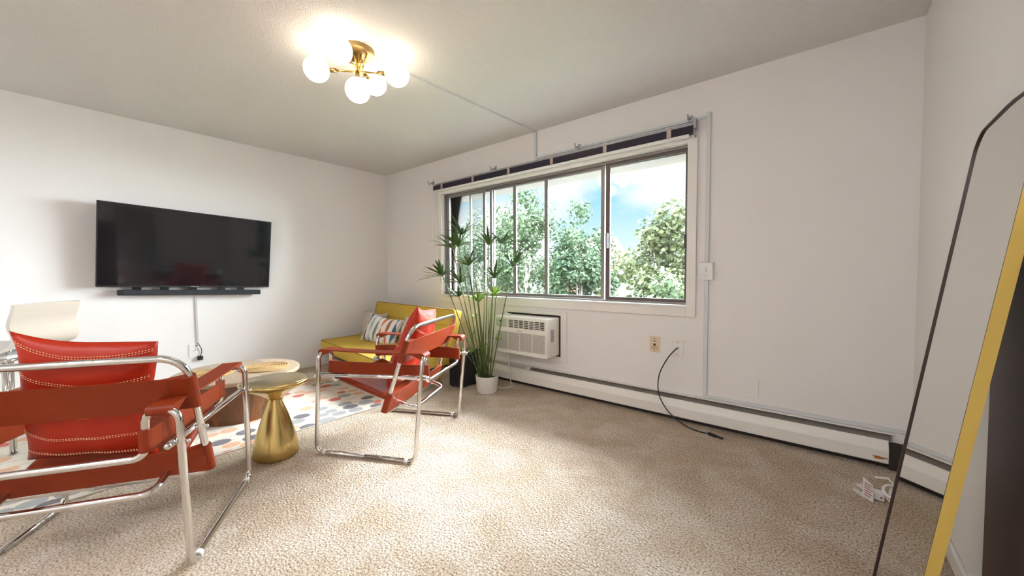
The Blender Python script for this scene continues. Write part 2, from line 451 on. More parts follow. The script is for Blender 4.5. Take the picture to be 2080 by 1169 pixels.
# front window
def window_front():
    root = bpy.data.objects.new('window_1', None); C.objects.link(root); root['kind'] = 'structure'
    bm = bm_new(); x0, x1, z0, z1 = 1.055, 3.95, .765, 2.115
    for lo, hi in (((x0, -.02, z0), (WX0, 0, z1)), ((WX1, -.02, z0), (x1, 0, z1)), ((WX0, -.02, z0), (WX1, 0, WZ0)), ((WX0, -.02, WZ1), (WX1, 0, z1))):
        box(bm, lo, hi, .004)
    mesh('casing', bm, 'trim', root)
    bm = bm_new(); box(bm, (WX0-.005, -.028, WZ0-.012), (WX1+.005, .055, WZ0+.006), .004); mesh('sill', bm, 'white', root)
    bm = bm_new()
    f = .028
    for lo, hi in (((WX0, .03, WZ0), (WX0+f, .115, WZ1)), ((WX1-.014, .03, WZ0), (WX1, .115, WZ1)), ((WX0, .03, WZ0), (WX1, .115, WZ0+.022)), ((WX0, .03, WZ1-.02), (WX1, .115, WZ1))):
        box(bm, lo, hi, .003)
    mesh('track_frame', bm, 'alu', root)
    bm = bm_new()
    for k, (x, y) in enumerate(((1.150, .116), (1.136, .150), (1.122, .184))): box(bm, (WX0-.0445, y, WZ0-.02), (x+.012, y+.022, WZ1), .002)
    mesh('outer_track', bm, mat('pale_aluminium', (.62, .63, .66), .45, .3), root)
    def sash(x0, x1, y, st, m, sl=None, nm='sash'):
        bm = bm_new(); za, zb = WZ0+.02, WZ1-.018; sl = sl or st
        for lo, hi in (((x0, y, za), (x0+sl, y+.022, zb)), ((x1-st, y, za), (x1, y+.022, zb)), ((x0+sl, y+.002, za), (x1-st, y+.02, za+.026)), ((x0+sl, y+.002, zb-.024), (x1-st, y+.02, zb))):
            box(bm, lo, hi, .003)
        s = mesh(nm, bm, m, root)
        bm = bm_new(); box(bm, (x0+sl, y+.009, za+.026), (x1-st, y+.013, zb-.024)); mesh('pane', bm, 'glass', s)
        return s
    sash(WX0+.03, 1.815, .042, .032, 'alu', .045)
    sash(1.52, 1.90, .094, .03, 'alu', .022)
    sash(1.86, 2.215, .068, .03, 'alu', .03)
    sash(2.215, 2.605, .068, .03, 'alu', .008)
    sash(2.605, 3.20, .068, .036, 'alu', .008)
    s = sash(3.222, WX1-.014, .040, .014, 'alu_dark', .038)
    bm = bm_new(); box(bm, (3.226, .020, 1.30), (3.252, .040, 1.43), .005); mesh('latch', bm, 'metal_grey', s)
    bm = bm_new(); box(bm, (3.855, .022, 1.27), (3.868, .040, 1.38), .003); mesh('pull', bm, 'alu_dark', s)
window_front()

# ------------------------------------------------------------------ window dressing
def blind():
    r = thing('window_blind', 'dark plum slatted blind drawn up tight along the top of the window', 'blind', (2.5, -.05, 2.06))
    x0, x1 = 1.085, 3.935
    bm = bm_new(); box(bm, (x0+.03, -.068, 2.128), (x1, -.024, 2.146), .003); wpart('head_rail', bm, 'metal_grey', r)
    bm = bm_new()
    for k in range(13):
        z = 2.076+k*.004
        box(bm, (x0, -.074, z), (x1, -.024, z+.0028))
    wpart('slat_stack', bm, 'slat', r)
    bm = bm_new(); box(bm, (x0+.03, -.072, 2.058), (x1-.03, -.024, 2.073), .004); wpart('bottom_rail', bm, 'white', r)
    for x in (1.24, 1.745, 2.243, 2.749, 3.265, 3.768):
        bm = bm_new(); box(bm, (x-.016, -.0765, 2.072), (x+.016, -.0745, 2.134), .0008); wpart('ladder_tape', bm, 'tape', r)
    bm = bm_new(); box(bm, (x1+.001, -.08, 2.10), (x1+.016, -.02, 2.175), .002); box(bm, (x1+.001, -.08, 2.05), (x1+.006, -.02, 2.10), .002); wpart('end_bracket', bm, 'metal_grey', r)
    bm = bm_new(); tube(bm, [(1.098, -.075, 2.06), (1.094, -.072, 1.95), (1.02, -.05, 1.35)], .0045, 8); wpart('tilt_wand', bm, 'white', r)
    bm = bm_new(); tube(bm, [(1.155, -.076, 2.06), (1.15, -.03, 1.0)], .0018, 6); wpart('pull_cord', bm, 'metal_grey', r)
blind()
brk = None
for i, (x, z) in enumerate(((1.005, 2.185), (2.01, 2.178), (2.993, 2.192), (3.898, 2.195))):
    lab = ('thin curtain rod bracket at the left end of the blind', 'grey curtain rod bracket second from the left above the blind',
           'grey curtain rod bracket above the middle right of the blind', 'grey curtain rod bracket at the right end of the blind')[i]
    if brk is None:
        r = thing('curtain_rod_bracket', lab, 'bracket', (x, 0, z), group='curtain rod brackets over the window')
        bm = bm_new(); box(bm, (-.016, -.005, -.022), (.016, -.0005, .028), .003)
        ball(bm, (0, -.006, .016), .004, 8, 6); ball(bm, (0, -.006, -.012), .004, 8, 6)
        mesh('wall_plate', bm, 'metal_grey', r)
        bm = bm_new()
        tube(bm, fillet([(0, -.004, 0), (0, -.045, -.004), (0, -.055, -.022), (0, -.075, -.022), (0, -.085, .012)], .01, 4), .0055, 8)
        mesh('hook', bm, 'metal_grey', r)
        brk = r
    else:
        r = copy_tree(brk); r.location = (x, 0, z); r['label'] = lab

# ------------------------------------------------------------------ raceways and wall plates
def raceway(name, paths, label, loc, w=.014, d=.012, sub=()):
    bm = bm_new()
    for lo, hi in paths: box(bm, lo, hi, .002)
    return wsingle(name, bm, 'trim', label, 'cable raceway', loc)
bm = bm_new()
a, b = V((2.452, -1.62, ZC)), V((2.527, 0, ZC)); dd = (b-a).normalized(); nn = V((-dd.y, dd.x, 0))*.009
prism(bm, [a+nn, b+nn, b-nn, a-nn], (0, 0, -.013), (0, 0, 0))
box(bm, (2.513, -.015, 2.19), (2.536, 0, ZC-.001), .002)
wsingle('cable_raceway', bm, 'conduit', 'thin white raceway running from the ceiling lamp to the window wall', 'cable raceway', (2.5, -.8, ZC-.01))
bm = bm_new()
box(bm, (2.52, -.012, 2.178), (4.03, 0, 2.196), .002)
box(bm, (4.006, -.016, 1.164), (4.032, 0, 2.215), .003); box(bm, (4.006, -.016, .205), (4.032, 0, 1.036), .003)
box(bm, (4.006, -.012, .192), (5.045, 0, .212), .002)
wsingle('cable_raceway', bm, 'conduit', 'white raceway dropping right of the window through the light switch to the heater', 'cable raceway', (4.02, -.01, .2))

def plate(name, label, cat, x, z, m, w=.078, h=.122, t=.007):
    r = thing(name, label, cat, (x, 0, z))
    bm = bm_new(); box(bm, (-w/2, -t, -h/2), (w/2, 0, h/2), .003); mesh('cover_plate', bm, m, r)
    for s in (-1, 1):
        bm = bm_new(); tube(bm, [(0, -t+.001, s*.045), (0, -t-.0015, s*.045)], .0042, 10); mesh('screw', bm, 'brass_dark', r)
    return r
r = plate('phone_jack', 'almond phone jack plate below the window, left of the cable outlet', 'wall plate', 3.658, .537, 'almond')
bm = bm_new(); box(bm, (-.008, -.0085, -.012), (.008, -.006, .005), .001); mesh('socket', bm, 'black', r)
bm = bm_new(); box(bm, (-.010, -.0082, .005), (.010, -.006, .0125), .001); mesh('socket_hood', bm, 'white', r)
bm = bm_new(); prism(bm, [(-.014, -.0079, .018), (.014, -.0079, .018), (.007, -.0079, .031), (-.007, -.0079, .031)], (0, 0, 0), (0, .001, 0)); mesh('emblem', bm, 'metal_grey', r)
bm = bm_new()
for zz in (-.020, -.033):
    box(bm, (-.024, -.0079, zz-.0022), (.026, -.0068, zz+.0022))
mesh('printed_lines', bm, 'tagink', r)
r = plate('cable_outlet', 'white cable outlet plate with a black cable screwed into it', 'wall plate', 3.828, .525, 'trim', .083)
bm = bm_new(); tube(bm, [(0, -.006, 0), (0, -.014, 0)], .0095, 12); mesh('connector', bm, 'metal_grey', r)
bm = bm_new()
cp = [(3.828, -.0145, .525), (3.824, -.05, .520), (3.775, -.075, .45), (3.722, -.092, .32), (3.728, -.108, .18), (3.80, -.118, .07), (3.90, -.135, .012), (3.995, -.19, .008), (4.089, -.202, .008), (4.13, -.215, .009)]
def smooth_path(p, n=6):
    p = [V(q) for q in p]; out = []
    for i in range(len(p)-1):
        a, b, c, d = p[max(0, i-1)], p[i], p[i+1], p[min(len(p)-1, i+2)]
        for k in range(n):
            t = k/n
            out.append(.5*((2*b)+(c-a)*t+(2*a-5*b+4*c-d)*t*t+(3*b-a-3*c+d)*t*t*t))
    out.append(p[-1]); return out
cab = thing('coaxial_cable', 'black cable curling from the wall outlet down onto the carpet', 'cable', (3.9, -.13, 0))
tube(bm, smooth_path(cp), .0042, 8); wpart('cord', bm, 'cable', cab)
bm = bm_new(); tube(bm, [(4.085, -.200, .011), (4.135, -.217, .011)], .011, 8); tube(bm, [(4.13, -.214, .011), (4.176, -.226, .009)], .0075, 8); wpart('plug_end', bm, 'black', cab)
bm = bm_new(); box(bm, (-.052, -.006, -.07), (.052, 0, .07), .002)
o = mesh('blank_cover_plate', bm, 'wall'); o.location = (4.289, 0, .318); tag(o, 'blank square cover plate painted like the wall above the heater', 'wall plate')
# light switch in its surface box
r = thing('light_switch', 'white surface mounted light switch right of the window', 'light switch', (4.019, 0, 1.10))
bm = bm_new(); box(bm, (-.045, -.038, -.062), (.045, 0, .062), .004); mesh('switch_box', bm, 'white', r)
bm = bm_new(); box(bm, (-.044, -.043, -.061), (.044, -.0385, .061), .002); mesh('face_plate', bm, 'white', r)
bm = bm_new(); box(bm, (-.006, -.052, -.004), (.006, -.042, .016), .002); mesh('toggle', bm, 'white', r)
for s in (-1, 1):
    bm = bm_new(); tube(bm, [(0, -.043, s*.03), (0, -.0445, s*.03)], .004, 8); mesh('screw', bm, 'metal_grey', r)
# outlet below the television with its plug
r = thing('wall_outlet', 'white power outlet low on the wall below the television', 'outlet', (0, -2.09, .385))
bm = bm_new(); box(bm, (0, -.06, -.085), (.006, .03, .045), .002); mesh('cover_plate', bm, 'white', r)
for z in (.018, -.025):
    for y in (-.012, .002):
        bm = bm_new(); box(bm, (.0055, y, z), (.0068, y+.003, z+.012)); mesh('slot', bm, 'black', r)
r2 = thing('power_cord', 'short black power cord with plug hanging below the grey cord cover', 'cord', (.01, -2.08, .33))
bm = bm_new(); tube(bm, smooth_path([(.014, -2.085, .432), (.02, -2.064, .385), (.02, -2.058, .345), (.018, -2.072, .305)]), .0032, 7); wpart('cord', bm, 'cable', r2)
bm = bm_new(); tube(bm, smooth_path([(.0142, -2.085, .430), (.018, -2.10, .39), (.012, -2.118, .352)]), .0015, 6); wpart('thin_wire', bm, 'metal_grey', r2)
bm = bm_new(); box(bm, (.0065, -2.093, .268), (.036, -2.052, .308), .005); wpart('plug', bm, 'black', r2)
bm = bm_new()
prism(bm, [(0, -2.094, .905), (0, -2.080, .905), (0, -2.076, .43), (0, -2.092, .43)], (0, 0, 0), (.011, 0, 0))
wsingle('cord_cover', bm, M['metal_grey'] if False else mat('cord_cover_grey', (.55, .54, .53), .6), 'narrow grey cord cover running down the wall from the soundbar', 'cord cover', (.005, -2.085, .66))

# ------------------------------------------------------------------ baseboard heater
def heater():
    r = thing('baseboard_heater', 'long white baseboard heater running under the window wall', 'heater', (2.6, -.04, 0))
    x0, x1 = .25, 4.99
    bm = bm_new(); box(bm, (x0, -.010, .025), (5.03, -.0005, .190), .002); wpart('back_panel', bm, 'trim', r)
    bm = bm_new(); box(bm, (x0, -.040, .183), (x1-.01, -.0105, .190), .003); wpart('top_lip', bm, 'trim', r)
    bm = bm_new(); box(bm, (x0, -.050, .002), (5.02, -.0102, .135)); wpart('shade_fill', bm, 'dark', r)  # near-black block paints the shade inside and under the heater
    bm = bm_new()
    prism(bm, [(2.47, -.0115, .178), (2.47, -.047, .140), (2.47, -.050, .146), (2.47, -.0115, .182)], (0, 0, 0), (2.50, 0, 0)); wpart('damper', bm, 'damper', r)
    prof = [(-.048, .150), (-.053, .154), (-.060, .150), (-.086, .112), (-.089, .104), (-.089, .040), (-.086, .034), (-.083, .034), (-.085, .044), (-.085, .104), (-.058, .143), (-.05, .146)]
    for a, b in ((x0, 2.43), (2.475, 4.955)):
        bm = bm_new(); prism(bm, [(a, y, z) for y, z in prof], (0, 0, 0), (b-a, 0, 0)); o = wpart('front_cover', bm, 'trim', r)
        if b > 3:
            bm = bm_new(); ol = []
            for k in range(16):
                t = 2*PI*k/16; rr = 1+.25*math.sin(3*t+1)+.15*math.sin(5*t)
                ol.append((4.918+.028*rr*math.cos(t), -.0892, .062+.008*rr*math.sin(t)))
            prism(bm, ol, (0, -.0004, 0), (0, 0, 0)); wsub('rust_spot', bm, 'rust', o, r)
    bm = bm_new(); prof2 = [(-.012, .188), (-.048, .156), (-.062, .152), (-.088, .114), (-.091, .104), (-.091, .036), (-.0892, .036), (-.0892, .102), (-.060, .149), (-.05, .150), (-.012, .180)]
    prism(bm, [(2.425, y, z) for y, z in prof2], (0, 0, 0), (.055, 0, 0)); wpart('splice_plate', bm, 'white', r)
    bm = bm_new(); box(bm, (4.957, -.08, .004), (5.025, -.051, .14)); wpart('open_end', bm, 'dark', r)
heater()

# ------------------------------------------------------------------ through-wall air conditioner
def ac():
    X0, X1, Y0, Z0, Z1 = 2.185, 2.79, -.215, .335, .683
    r = thing('air_conditioner', 'white through-wall air conditioner under the window behind the plant', 'air conditioner', (2.49, -.1, Z0))
    bm = bm_new(); t = .012
    for lo, hi in (((2.10, -t, .27), (2.172, -.0005, .735)), ((2.806, -t, .27), (2.87, -.0005, .735)), ((2.172, -t, .27), (2.806, -.0005, .318)), ((2.172, -t, .700), (2.806, -.0005, .735))):
        box(bm, lo, hi, .003)
    wpart('sleeve_trim', bm, 'trim', r)
    bm = bm_new(); box(bm, (2.1725, -.006, .3185), (2.8055, -.001, .6995)); wpart('sleeve_gap', bm, 'dark', r)
    # body shell: side walls, top, bottom and a recessed core
    bm = bm_new()
    box(bm, (X0, Y0+.02, Z0), (X1, -.0065, Z1), .006)
    wpart('casing', bm, 'ac', r)
    # front bezel
    yf = Y0
    gx0, gx1 = X0+.165, X1-.022           # upper grille
    uz0, uz1 = Z1-.105, Z1-.028
    lz0, lz1 = Z0+.030, Z1-.145
    lx0, lx1 = X0+.016, X1-.018
    bm = bm_new()
    def fr(lo, hi): box(bm, lo, hi)
    yb = Y0+.0195
    fr((X0, yf, uz1), (X1, yb, Z1)); fr((X0, yf, lz1), (X1, yb, uz0)); fr((X0, yf, Z0), (X1, yb, lz0))
    fr((X0, yf, uz0), (gx0, yb, uz1)); fr((gx1, yf, uz0), (X1, yb, uz1)); fr((X0, yf, lz0), (lx0, yb, lz1)); fr((lx1, yf, lz0), (X1, yb, lz1))
    bz = wpart('front_bezel', bm, 'ac', r)
    bm = bm_new(); box(bm, (gx0, yb-.004, uz0), (gx1, yb-.001, uz1)); box(bm, (lx0, yb-.004, lz0), (lx1, yb-.001, lz1)); wpart('grille_recess', bm, 'grille_shadow', r)
    bm = bm_new()
    for k in range(8):
        x = gx0+(gx1-gx0)*k/7; box(bm, (x-.003, yf+.001, uz0), (x+.003, yb-.005, uz1))
    for k in range(6):
        z = uz0+(uz1-uz0)*k/5; box(bm, (gx0, yf+.003, z-.0025), (gx1, yb-.006, z+.0025))
    wpart('outlet_louvres', bm, 'ac', r)
    bm = bm_new(); n = 19
    for k in range(n):
        z = lz0+(lz1-lz0)*(k+.5)/n; h = (lz1-lz0)/n*.235
        box(bm, (lx0, yf+.002, z-h), (lx1, yb-.006, z+h))
    for k in (1, 2, 3):
        x = lx0+(lx1-lx0)*k/4; box(bm, (x-.003, yf+.0005, lz0), (x+.003, yb-.006, lz1))
    wpart('intake_grille', bm, 'ac', r)
    bm = bm_new(); box(bm, ((lx0+lx1)/2-.03, yf-.0015, lz1+.012), ((lx0+lx1)/2+.03, yf-.0002, lz1+.019)); wpart('badge', bm, 'metal_grey', r)
    bm = bm_new(); px0, px1 = X0+.008, X0+.148; box(bm, (px0, yf-.003, uz0+.002), (px1, yf-.0002, uz1+.004), .001); cp = wpart('control_panel', bm, 'panel', r)
    bm = bm_new(); box(bm, (px0+.052, yf-.0042, uz0+.048), (px0+.072, yf-.0025, uz0+.066)); wsub('display', bm, 'black', cp, r)
    for (bx, bz_) in ((.022, .052), (.10, .05), (.125, .05), (.022, .02), (.05, .015), (.09, .018), (.12, .018)):
        bm = bm_new(); tube(bm, [(px0+bx, yf-.0025, uz0+bz_), (px0+bx, yf-.0045, uz0+bz_)], .006, 10); wsub('button', bm, 'metal_grey', cp, r)
    bm = bm_new(); box(bm, (X1+.0002, -.155, .47), (X1+.001, -.095, .585)); lb = wpart('rating_label', bm, mat('label_grey', (.55, .54, .52), .6, var=(120, .35)), r)
    bm = bm_new()
    for k in range(7): box(bm, (X1+.0011, -.148, .48+k*.014), (X1+.0015, -.105+.004*(k % 3), .484+k*.014))
    wsub('label_print', bm, 'tagink', lb, r)
    bm = bm_new(); tube(bm, smooth_path([(2.245, -.10, .335), (2.255, -.10, .25), (2.27, -.105, .12), (2.30, -.12, .03), (2.345, -.15, .006), (2.37, -.22, .005), (2.34, -.28, .005), (2.27, -.29, .005), (2.2, -.25, .005)]), .005, 8)
    wpart('power_cord', bm, 'white_cable', r)
ac()
r = thing('remote_control', 'small pale remote lying on top of the air conditioner', 'remote control', (2.25, -.11, .6835))
bm = bm_new(); box(bm, (-.04, -.02, 0), (.04, .02, .014), .004); mesh('body', bm, 'white', r)
for k in range(4):
    bm = bm_new(); box(bm, (-.03+.016*k, -.006, .0135), (-.022+.016*k, .004, .0155), .0008); mesh('button', bm, 'metal_grey', r)

# ------------------------------------------------------------------ television and soundbar
def tv():
    bl, br_ = V((.125, -2.735, .992)), V((.05, -1.478, .954)); up = V((.055, 0, .695))
    X = (br_-bl).normalized(); Zv = (up-X*up.dot(X)).normalized(); N = X.cross(Zv).normalized()
    if N.x < 0: N = -N
    W, H = (br_-bl).length, up.length
    m = Matrix((X, N, Zv)).transposed().to_4x4(); m.translation = bl
    r = thing('television', 'large black flat television mounted on the left wall', 'television', (.03, -2.1, .97))
    bm = bm_new(); box(bm, (0, -.030, 0), (W, 0, H), .004, mtx=m); wpart('bezel', bm, 'black', r)
    bm = bm_new(); box(bm, (.007, .0002, .014), (W-.007, .0015, H-.007), mtx=m); wpart('screen', bm, 'screen', r)
    bm = bm_new(); box(bm, (W/2-.03, .0003, .003), (W/2+.03, .0025, .011), .001, mtx=m); wpart('logo_tab', bm, 'metal_grey', r)
    bm = bm_new(); box(bm, (.0, -2.35, 1.15), (.012, -1.85, 1.45)); box(bm, (.01, -2.13, 1.18), (.07, -2.07, 1.42)); wpart('wall_mount', bm, 'black', r)
    # soundbar hangs under it
    s = thing('soundbar', 'slim black soundbar under the television', 'soundbar', (.09, -2.09, .93))
    a, b = V((.10, -2.612, .941)), V((.10, -1.572, .907)); X2 = (b-a).normalized(); Z2 = V((0, 0, 1)); Z2 = (Z2-X2*Z2.dot(X2)).normalized(); N2 = X2.cross(Z2)
    if N2.x < 0: N2 = -N2
    m2 = Matrix((X2, N2, Z2)).transposed().to_4x4(); m2.translation = a; L = (b-a).length
    bm = bm_new(); box(bm, (0, -.075, -.024), (L, .0, .024), .006, mtx=m2); wpart('speaker_body', bm, 'black', s)
    bm = bm_new(); box(bm, (.03, .0002, -.019), (L-.03, .0025, .019), .001, mtx=m2); wpart('grille_cloth', bm, mat('speaker_cloth', (.02, .022, .03), .8), s)
    for x in (.12, .3, .5, .72, .88):
        bm = bm_new(); box(bm, (x-.03, -.07, .022), (x+.03, -.055, .045), .002, mtx=m2); wpart('hanger', bm, 'black', s)
    bm = bm_new(); box(bm, (.3, -.098, -.012), (.7, -.074, .012), .002, mtx=m2); wpart('wall_mount', bm, 'black', s)
tv()

# ------------------------------------------------------------------ ceiling lamp
def lamp():
    c = V((2.45, -1.75, ZC))
    r = thing('ceiling_lamp', 'brass ceiling lamp with five glowing opal globes', 'ceiling lamp', c)
    bm = bm_new(); lathe(bm, [(.108, -.003), (.110, -.0005)], cen=(0, 0, 0)); mesh('mounting_plate', bm, 'white', r)
    bm = bm_new(); lathe(bm, [(.093, -.030), (.099, -.027), (.100, -.0035)]); sharp(mesh('canopy', bm, 'brass_dark', r))
    arms = [((-.16, -.17), (.157, .17), -.13), ((.095, -.161), (-.085, .168), -.11)]
    bm = bm_new()
    for (x, y) in ((0, 0), (.022, .012), (-.02, .014), (.012, -.022), (.055, .03)):
        z = -.135 if x == 0 else -.12
        tube(bm, [(x, y, -.029), (x*.5, y*.5, z)], .0055, 8)
    mesh('stem', bm, 'brass_lamp', r)
    def socket(p, d):
        bm = bm_new(); p, d = V(p), V(d).normalized(); tube(bm, [p-d*.045, p-d*.012, p], [.012, .013, .0145], 14)
        return mesh('socket', bm, 'brass_dark', r)
    def globe(p):
        bm = bm_new(); ball(bm, p, .072, 32, 20); return mesh('globe_shade', bm, 'globe', r)
    for (a, b, z) in arms:
        bm = bm_new(); da = V((*a, 0)).normalized(); db = V((*b, 0)).normalized()
        A, B = V((*a, z)), V((*b, z))
        tube(bm, [A-da*.10, (0, 0, z), B-db*.10], .006, 8); mesh('arm', bm, 'brass_lamp', r)
        for P, d in ((A, da), (B, db)):
            socket(P-d*.068, d); globe(P)
    bm = bm_new(); tube(bm, [(0, 0, -.125), (0, 0, -.16)], .006, 8); mesh('arm', bm, 'brass_lamp', r)
    socket((0, 0, -.172), (0, 0, -1)); globe((0, 0, -.24))
lamp()
# added fill lights behind the camera, shaped like flush ceiling lights
for i, (x, y) in enumerate(((3.1, -4.55), (4.35, -4.2))):
    r = thing('added_fill_light', ('added round fill light behind the camera, tv side', 'added round fill light behind the camera, mirror side')[i], 'fill light', (x, y, ZC), group='added fill lights behind the camera')
    bm = bm_new(); lathe(bm, [(.21, -.02), (.215, -.0005)]); mesh('rim', bm, 'white', r)
    bm = bm_new(); lathe(bm, [(.01, -.085), (.09, -.08), (.15, -.062), (.19, -.035), (.20, -.0205)]); mesh('diffuser', bm, 'fill_glow', r)

# ------------------------------------------------------------------ sofa and its pillows
SA = math.radians(-6.5)
def sofa():
    r = thing('sofa', 'mustard yellow armless sofa in the corner under the window', 'sofa', (.075, -.962, 0), SA)
    L = 1.72
    def slab(p0, p1, th, nm):
        # p0 front-bottom (v,z) -> p1; rounded slab along u
        d = (V((0, p1[0]-p0[0], p1[1]-p0[1]))); ln = d.length; d.normalize(); n = V((0, -d.z, d.y))
        if n.z < 0: n = -n
        m = Matrix((V((1, 0, 0)), d, n)).transposed().to_4x4(); m.translation = V((0, p0[0], p0[1]))
        bm = bm_new(); box(bm, (0, 0, 0), (L, ln, th), .022, 4, mtx=m); o = sharp(mesh(nm, bm, 'yellow', r), 60)
        bm = bm_new()
        for zz in (.003, th-.003):
            g = .006
            tube(bm, fillet([m @ V(q) for q in ((L/2, g, zz), (g, g, zz), (g, ln-g, zz), (L-g, ln-g, zz), (L-g, g, zz), (L/2, g, zz))], .02, 4), .0045, 6)
        mesh('piping', bm, 'piping', o)
        return m, ln
    slab((0, .185), (.66, .205), .130, 'seat')
    # back leans
    dv, dz = .115, .45
    b0 = V((0, .60, .315)); d = V((0, .10, .425)); ln = d.length; d.normalize(); n = V((0, -d.z, d.y)); n = -n if n.y < 0 else n
    m = Matrix((V((1, 0, 0)), n, d)).transposed().to_4x4(); m.translation = b0
    bm = bm_new(); box(bm, (0, 0, -.02), (L, .11, ln), .022, 4, mtx=m); o = sharp(mesh('backrest', bm, 'yellow', r), 60)
    bm = bm_new(); g = .006
    for yy in (.003, .107):
        tube(bm, fillet([m @ V(q) for q in ((L/2, yy, -.014), (g, yy, -.014), (g, yy, ln-g), (L-g, yy, ln-g), (L-g, yy, -.014), (L/2, yy, -.014))], .02, 4), .0045, 6)
    tube(bm, [m @ V((g, -.001, ln*.62)), m @ V((L-g, -.001, ln*.62))], .002, 6)
    mesh('piping', bm, 'piping', o)
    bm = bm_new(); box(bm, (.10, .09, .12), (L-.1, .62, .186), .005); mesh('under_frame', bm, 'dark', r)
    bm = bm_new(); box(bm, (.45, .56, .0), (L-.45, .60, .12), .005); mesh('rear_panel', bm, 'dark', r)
    for x in (.07, L-.07):
        for y in (.08, .58):
            bm = bm_new(); tube(bm, [(x, y, 0), (x, y, .19)], [.014, .021], 12); mesh('leg', bm, 'wood_leg', r)
    return r
sofa()
def put_pillow(name, m, label, cat, loc, rot, w, h, t, seed, fringe=False):
    r = thing(name, label, cat, loc, group=None); r.rotation_euler = rot
    bm = bm_new(); f = pillow(bm, w, h, t, seed=seed); mesh('cover', bm, m, r)
    bm = bm_new(); rr = random.Random(seed)
    ed = [f(-1+2*k/20, 1, 1) for k in range(21)]+[f(1, 1-2*k/20, 1) for k in range(21)]+[f(1-2*k/20, -1, 1) for k in range(21)]+[f(-1, -1+2*k/20, 1) for k in range(21)]
    tube(bm, ed, .0035, 6); mesh('seam', bm, m, r)
    if fringe:
        for sx in (-1, 1):
            bm = bm_new()
            for k in range(34):
                p = f(sx, -1+2*k/33, 1); q = p+V((sx*rr.uniform(.018, .034), rr.uniform(-.012, .006), rr.uniform(-.012, .012)))
                tube(bm, [p, (p+q)/2+V((0, rr.uniform(-.006, .004), 0)), q], .0022, 5)
            mesh('fringe', bm, 'pale_cloth', r)
    return r
put_pillow('throw_pillow', 'beige_cloth', 'beige woven pillow at the left end of the sofa, behind the striped one', 'pillow', (.405, -.475, .478), (math.radians(-17), 0, math.radians(3)), .47, .29, .13, 3)
put_pillow('throw_pillow', 'stripes', 'white pillow with orange and blue wavy stripes, in front on the sofa', 'pillow', (.80, -.60, .455), (math.radians(-24), math.radians(7), math.radians(14)), .47, .31, .13, 5, True)
put_pillow('throw_pillow', 'pale_cloth', 'pale grey white pillow on the sofa half hidden by the red chair cushion', 'pillow', (1.265, -.53, .452), (math.radians(-17), math.radians(6), math.radians(-8)), .42, .30, .13, 8, True)

# black box beside the sofa
r = thing('speaker_box', 'plain black box standing between the sofa and the plant', 'box', (1.958, -.415, 0))
bm = bm_new(); box(bm, (-.08, -.128, .012), (.08, .128, .335), .003); mesh('body', bm, 'blackbox', r)
bm = bm_new(); box(bm, (-.081, -.129, .3352), (.081, .129, .345), .002); mesh('top_panel', bm, mat('slate_top', (.05, .05, .065), .25), r)
for sx in (-1, 1):
    for sy in (-1, 1):
        bm = bm_new(); tube(bm, [(sx*.06, sy*.105, 0), (sx*.06, sy*.105, .0125)], .012, 10); mesh('foot', bm, 'black', r)

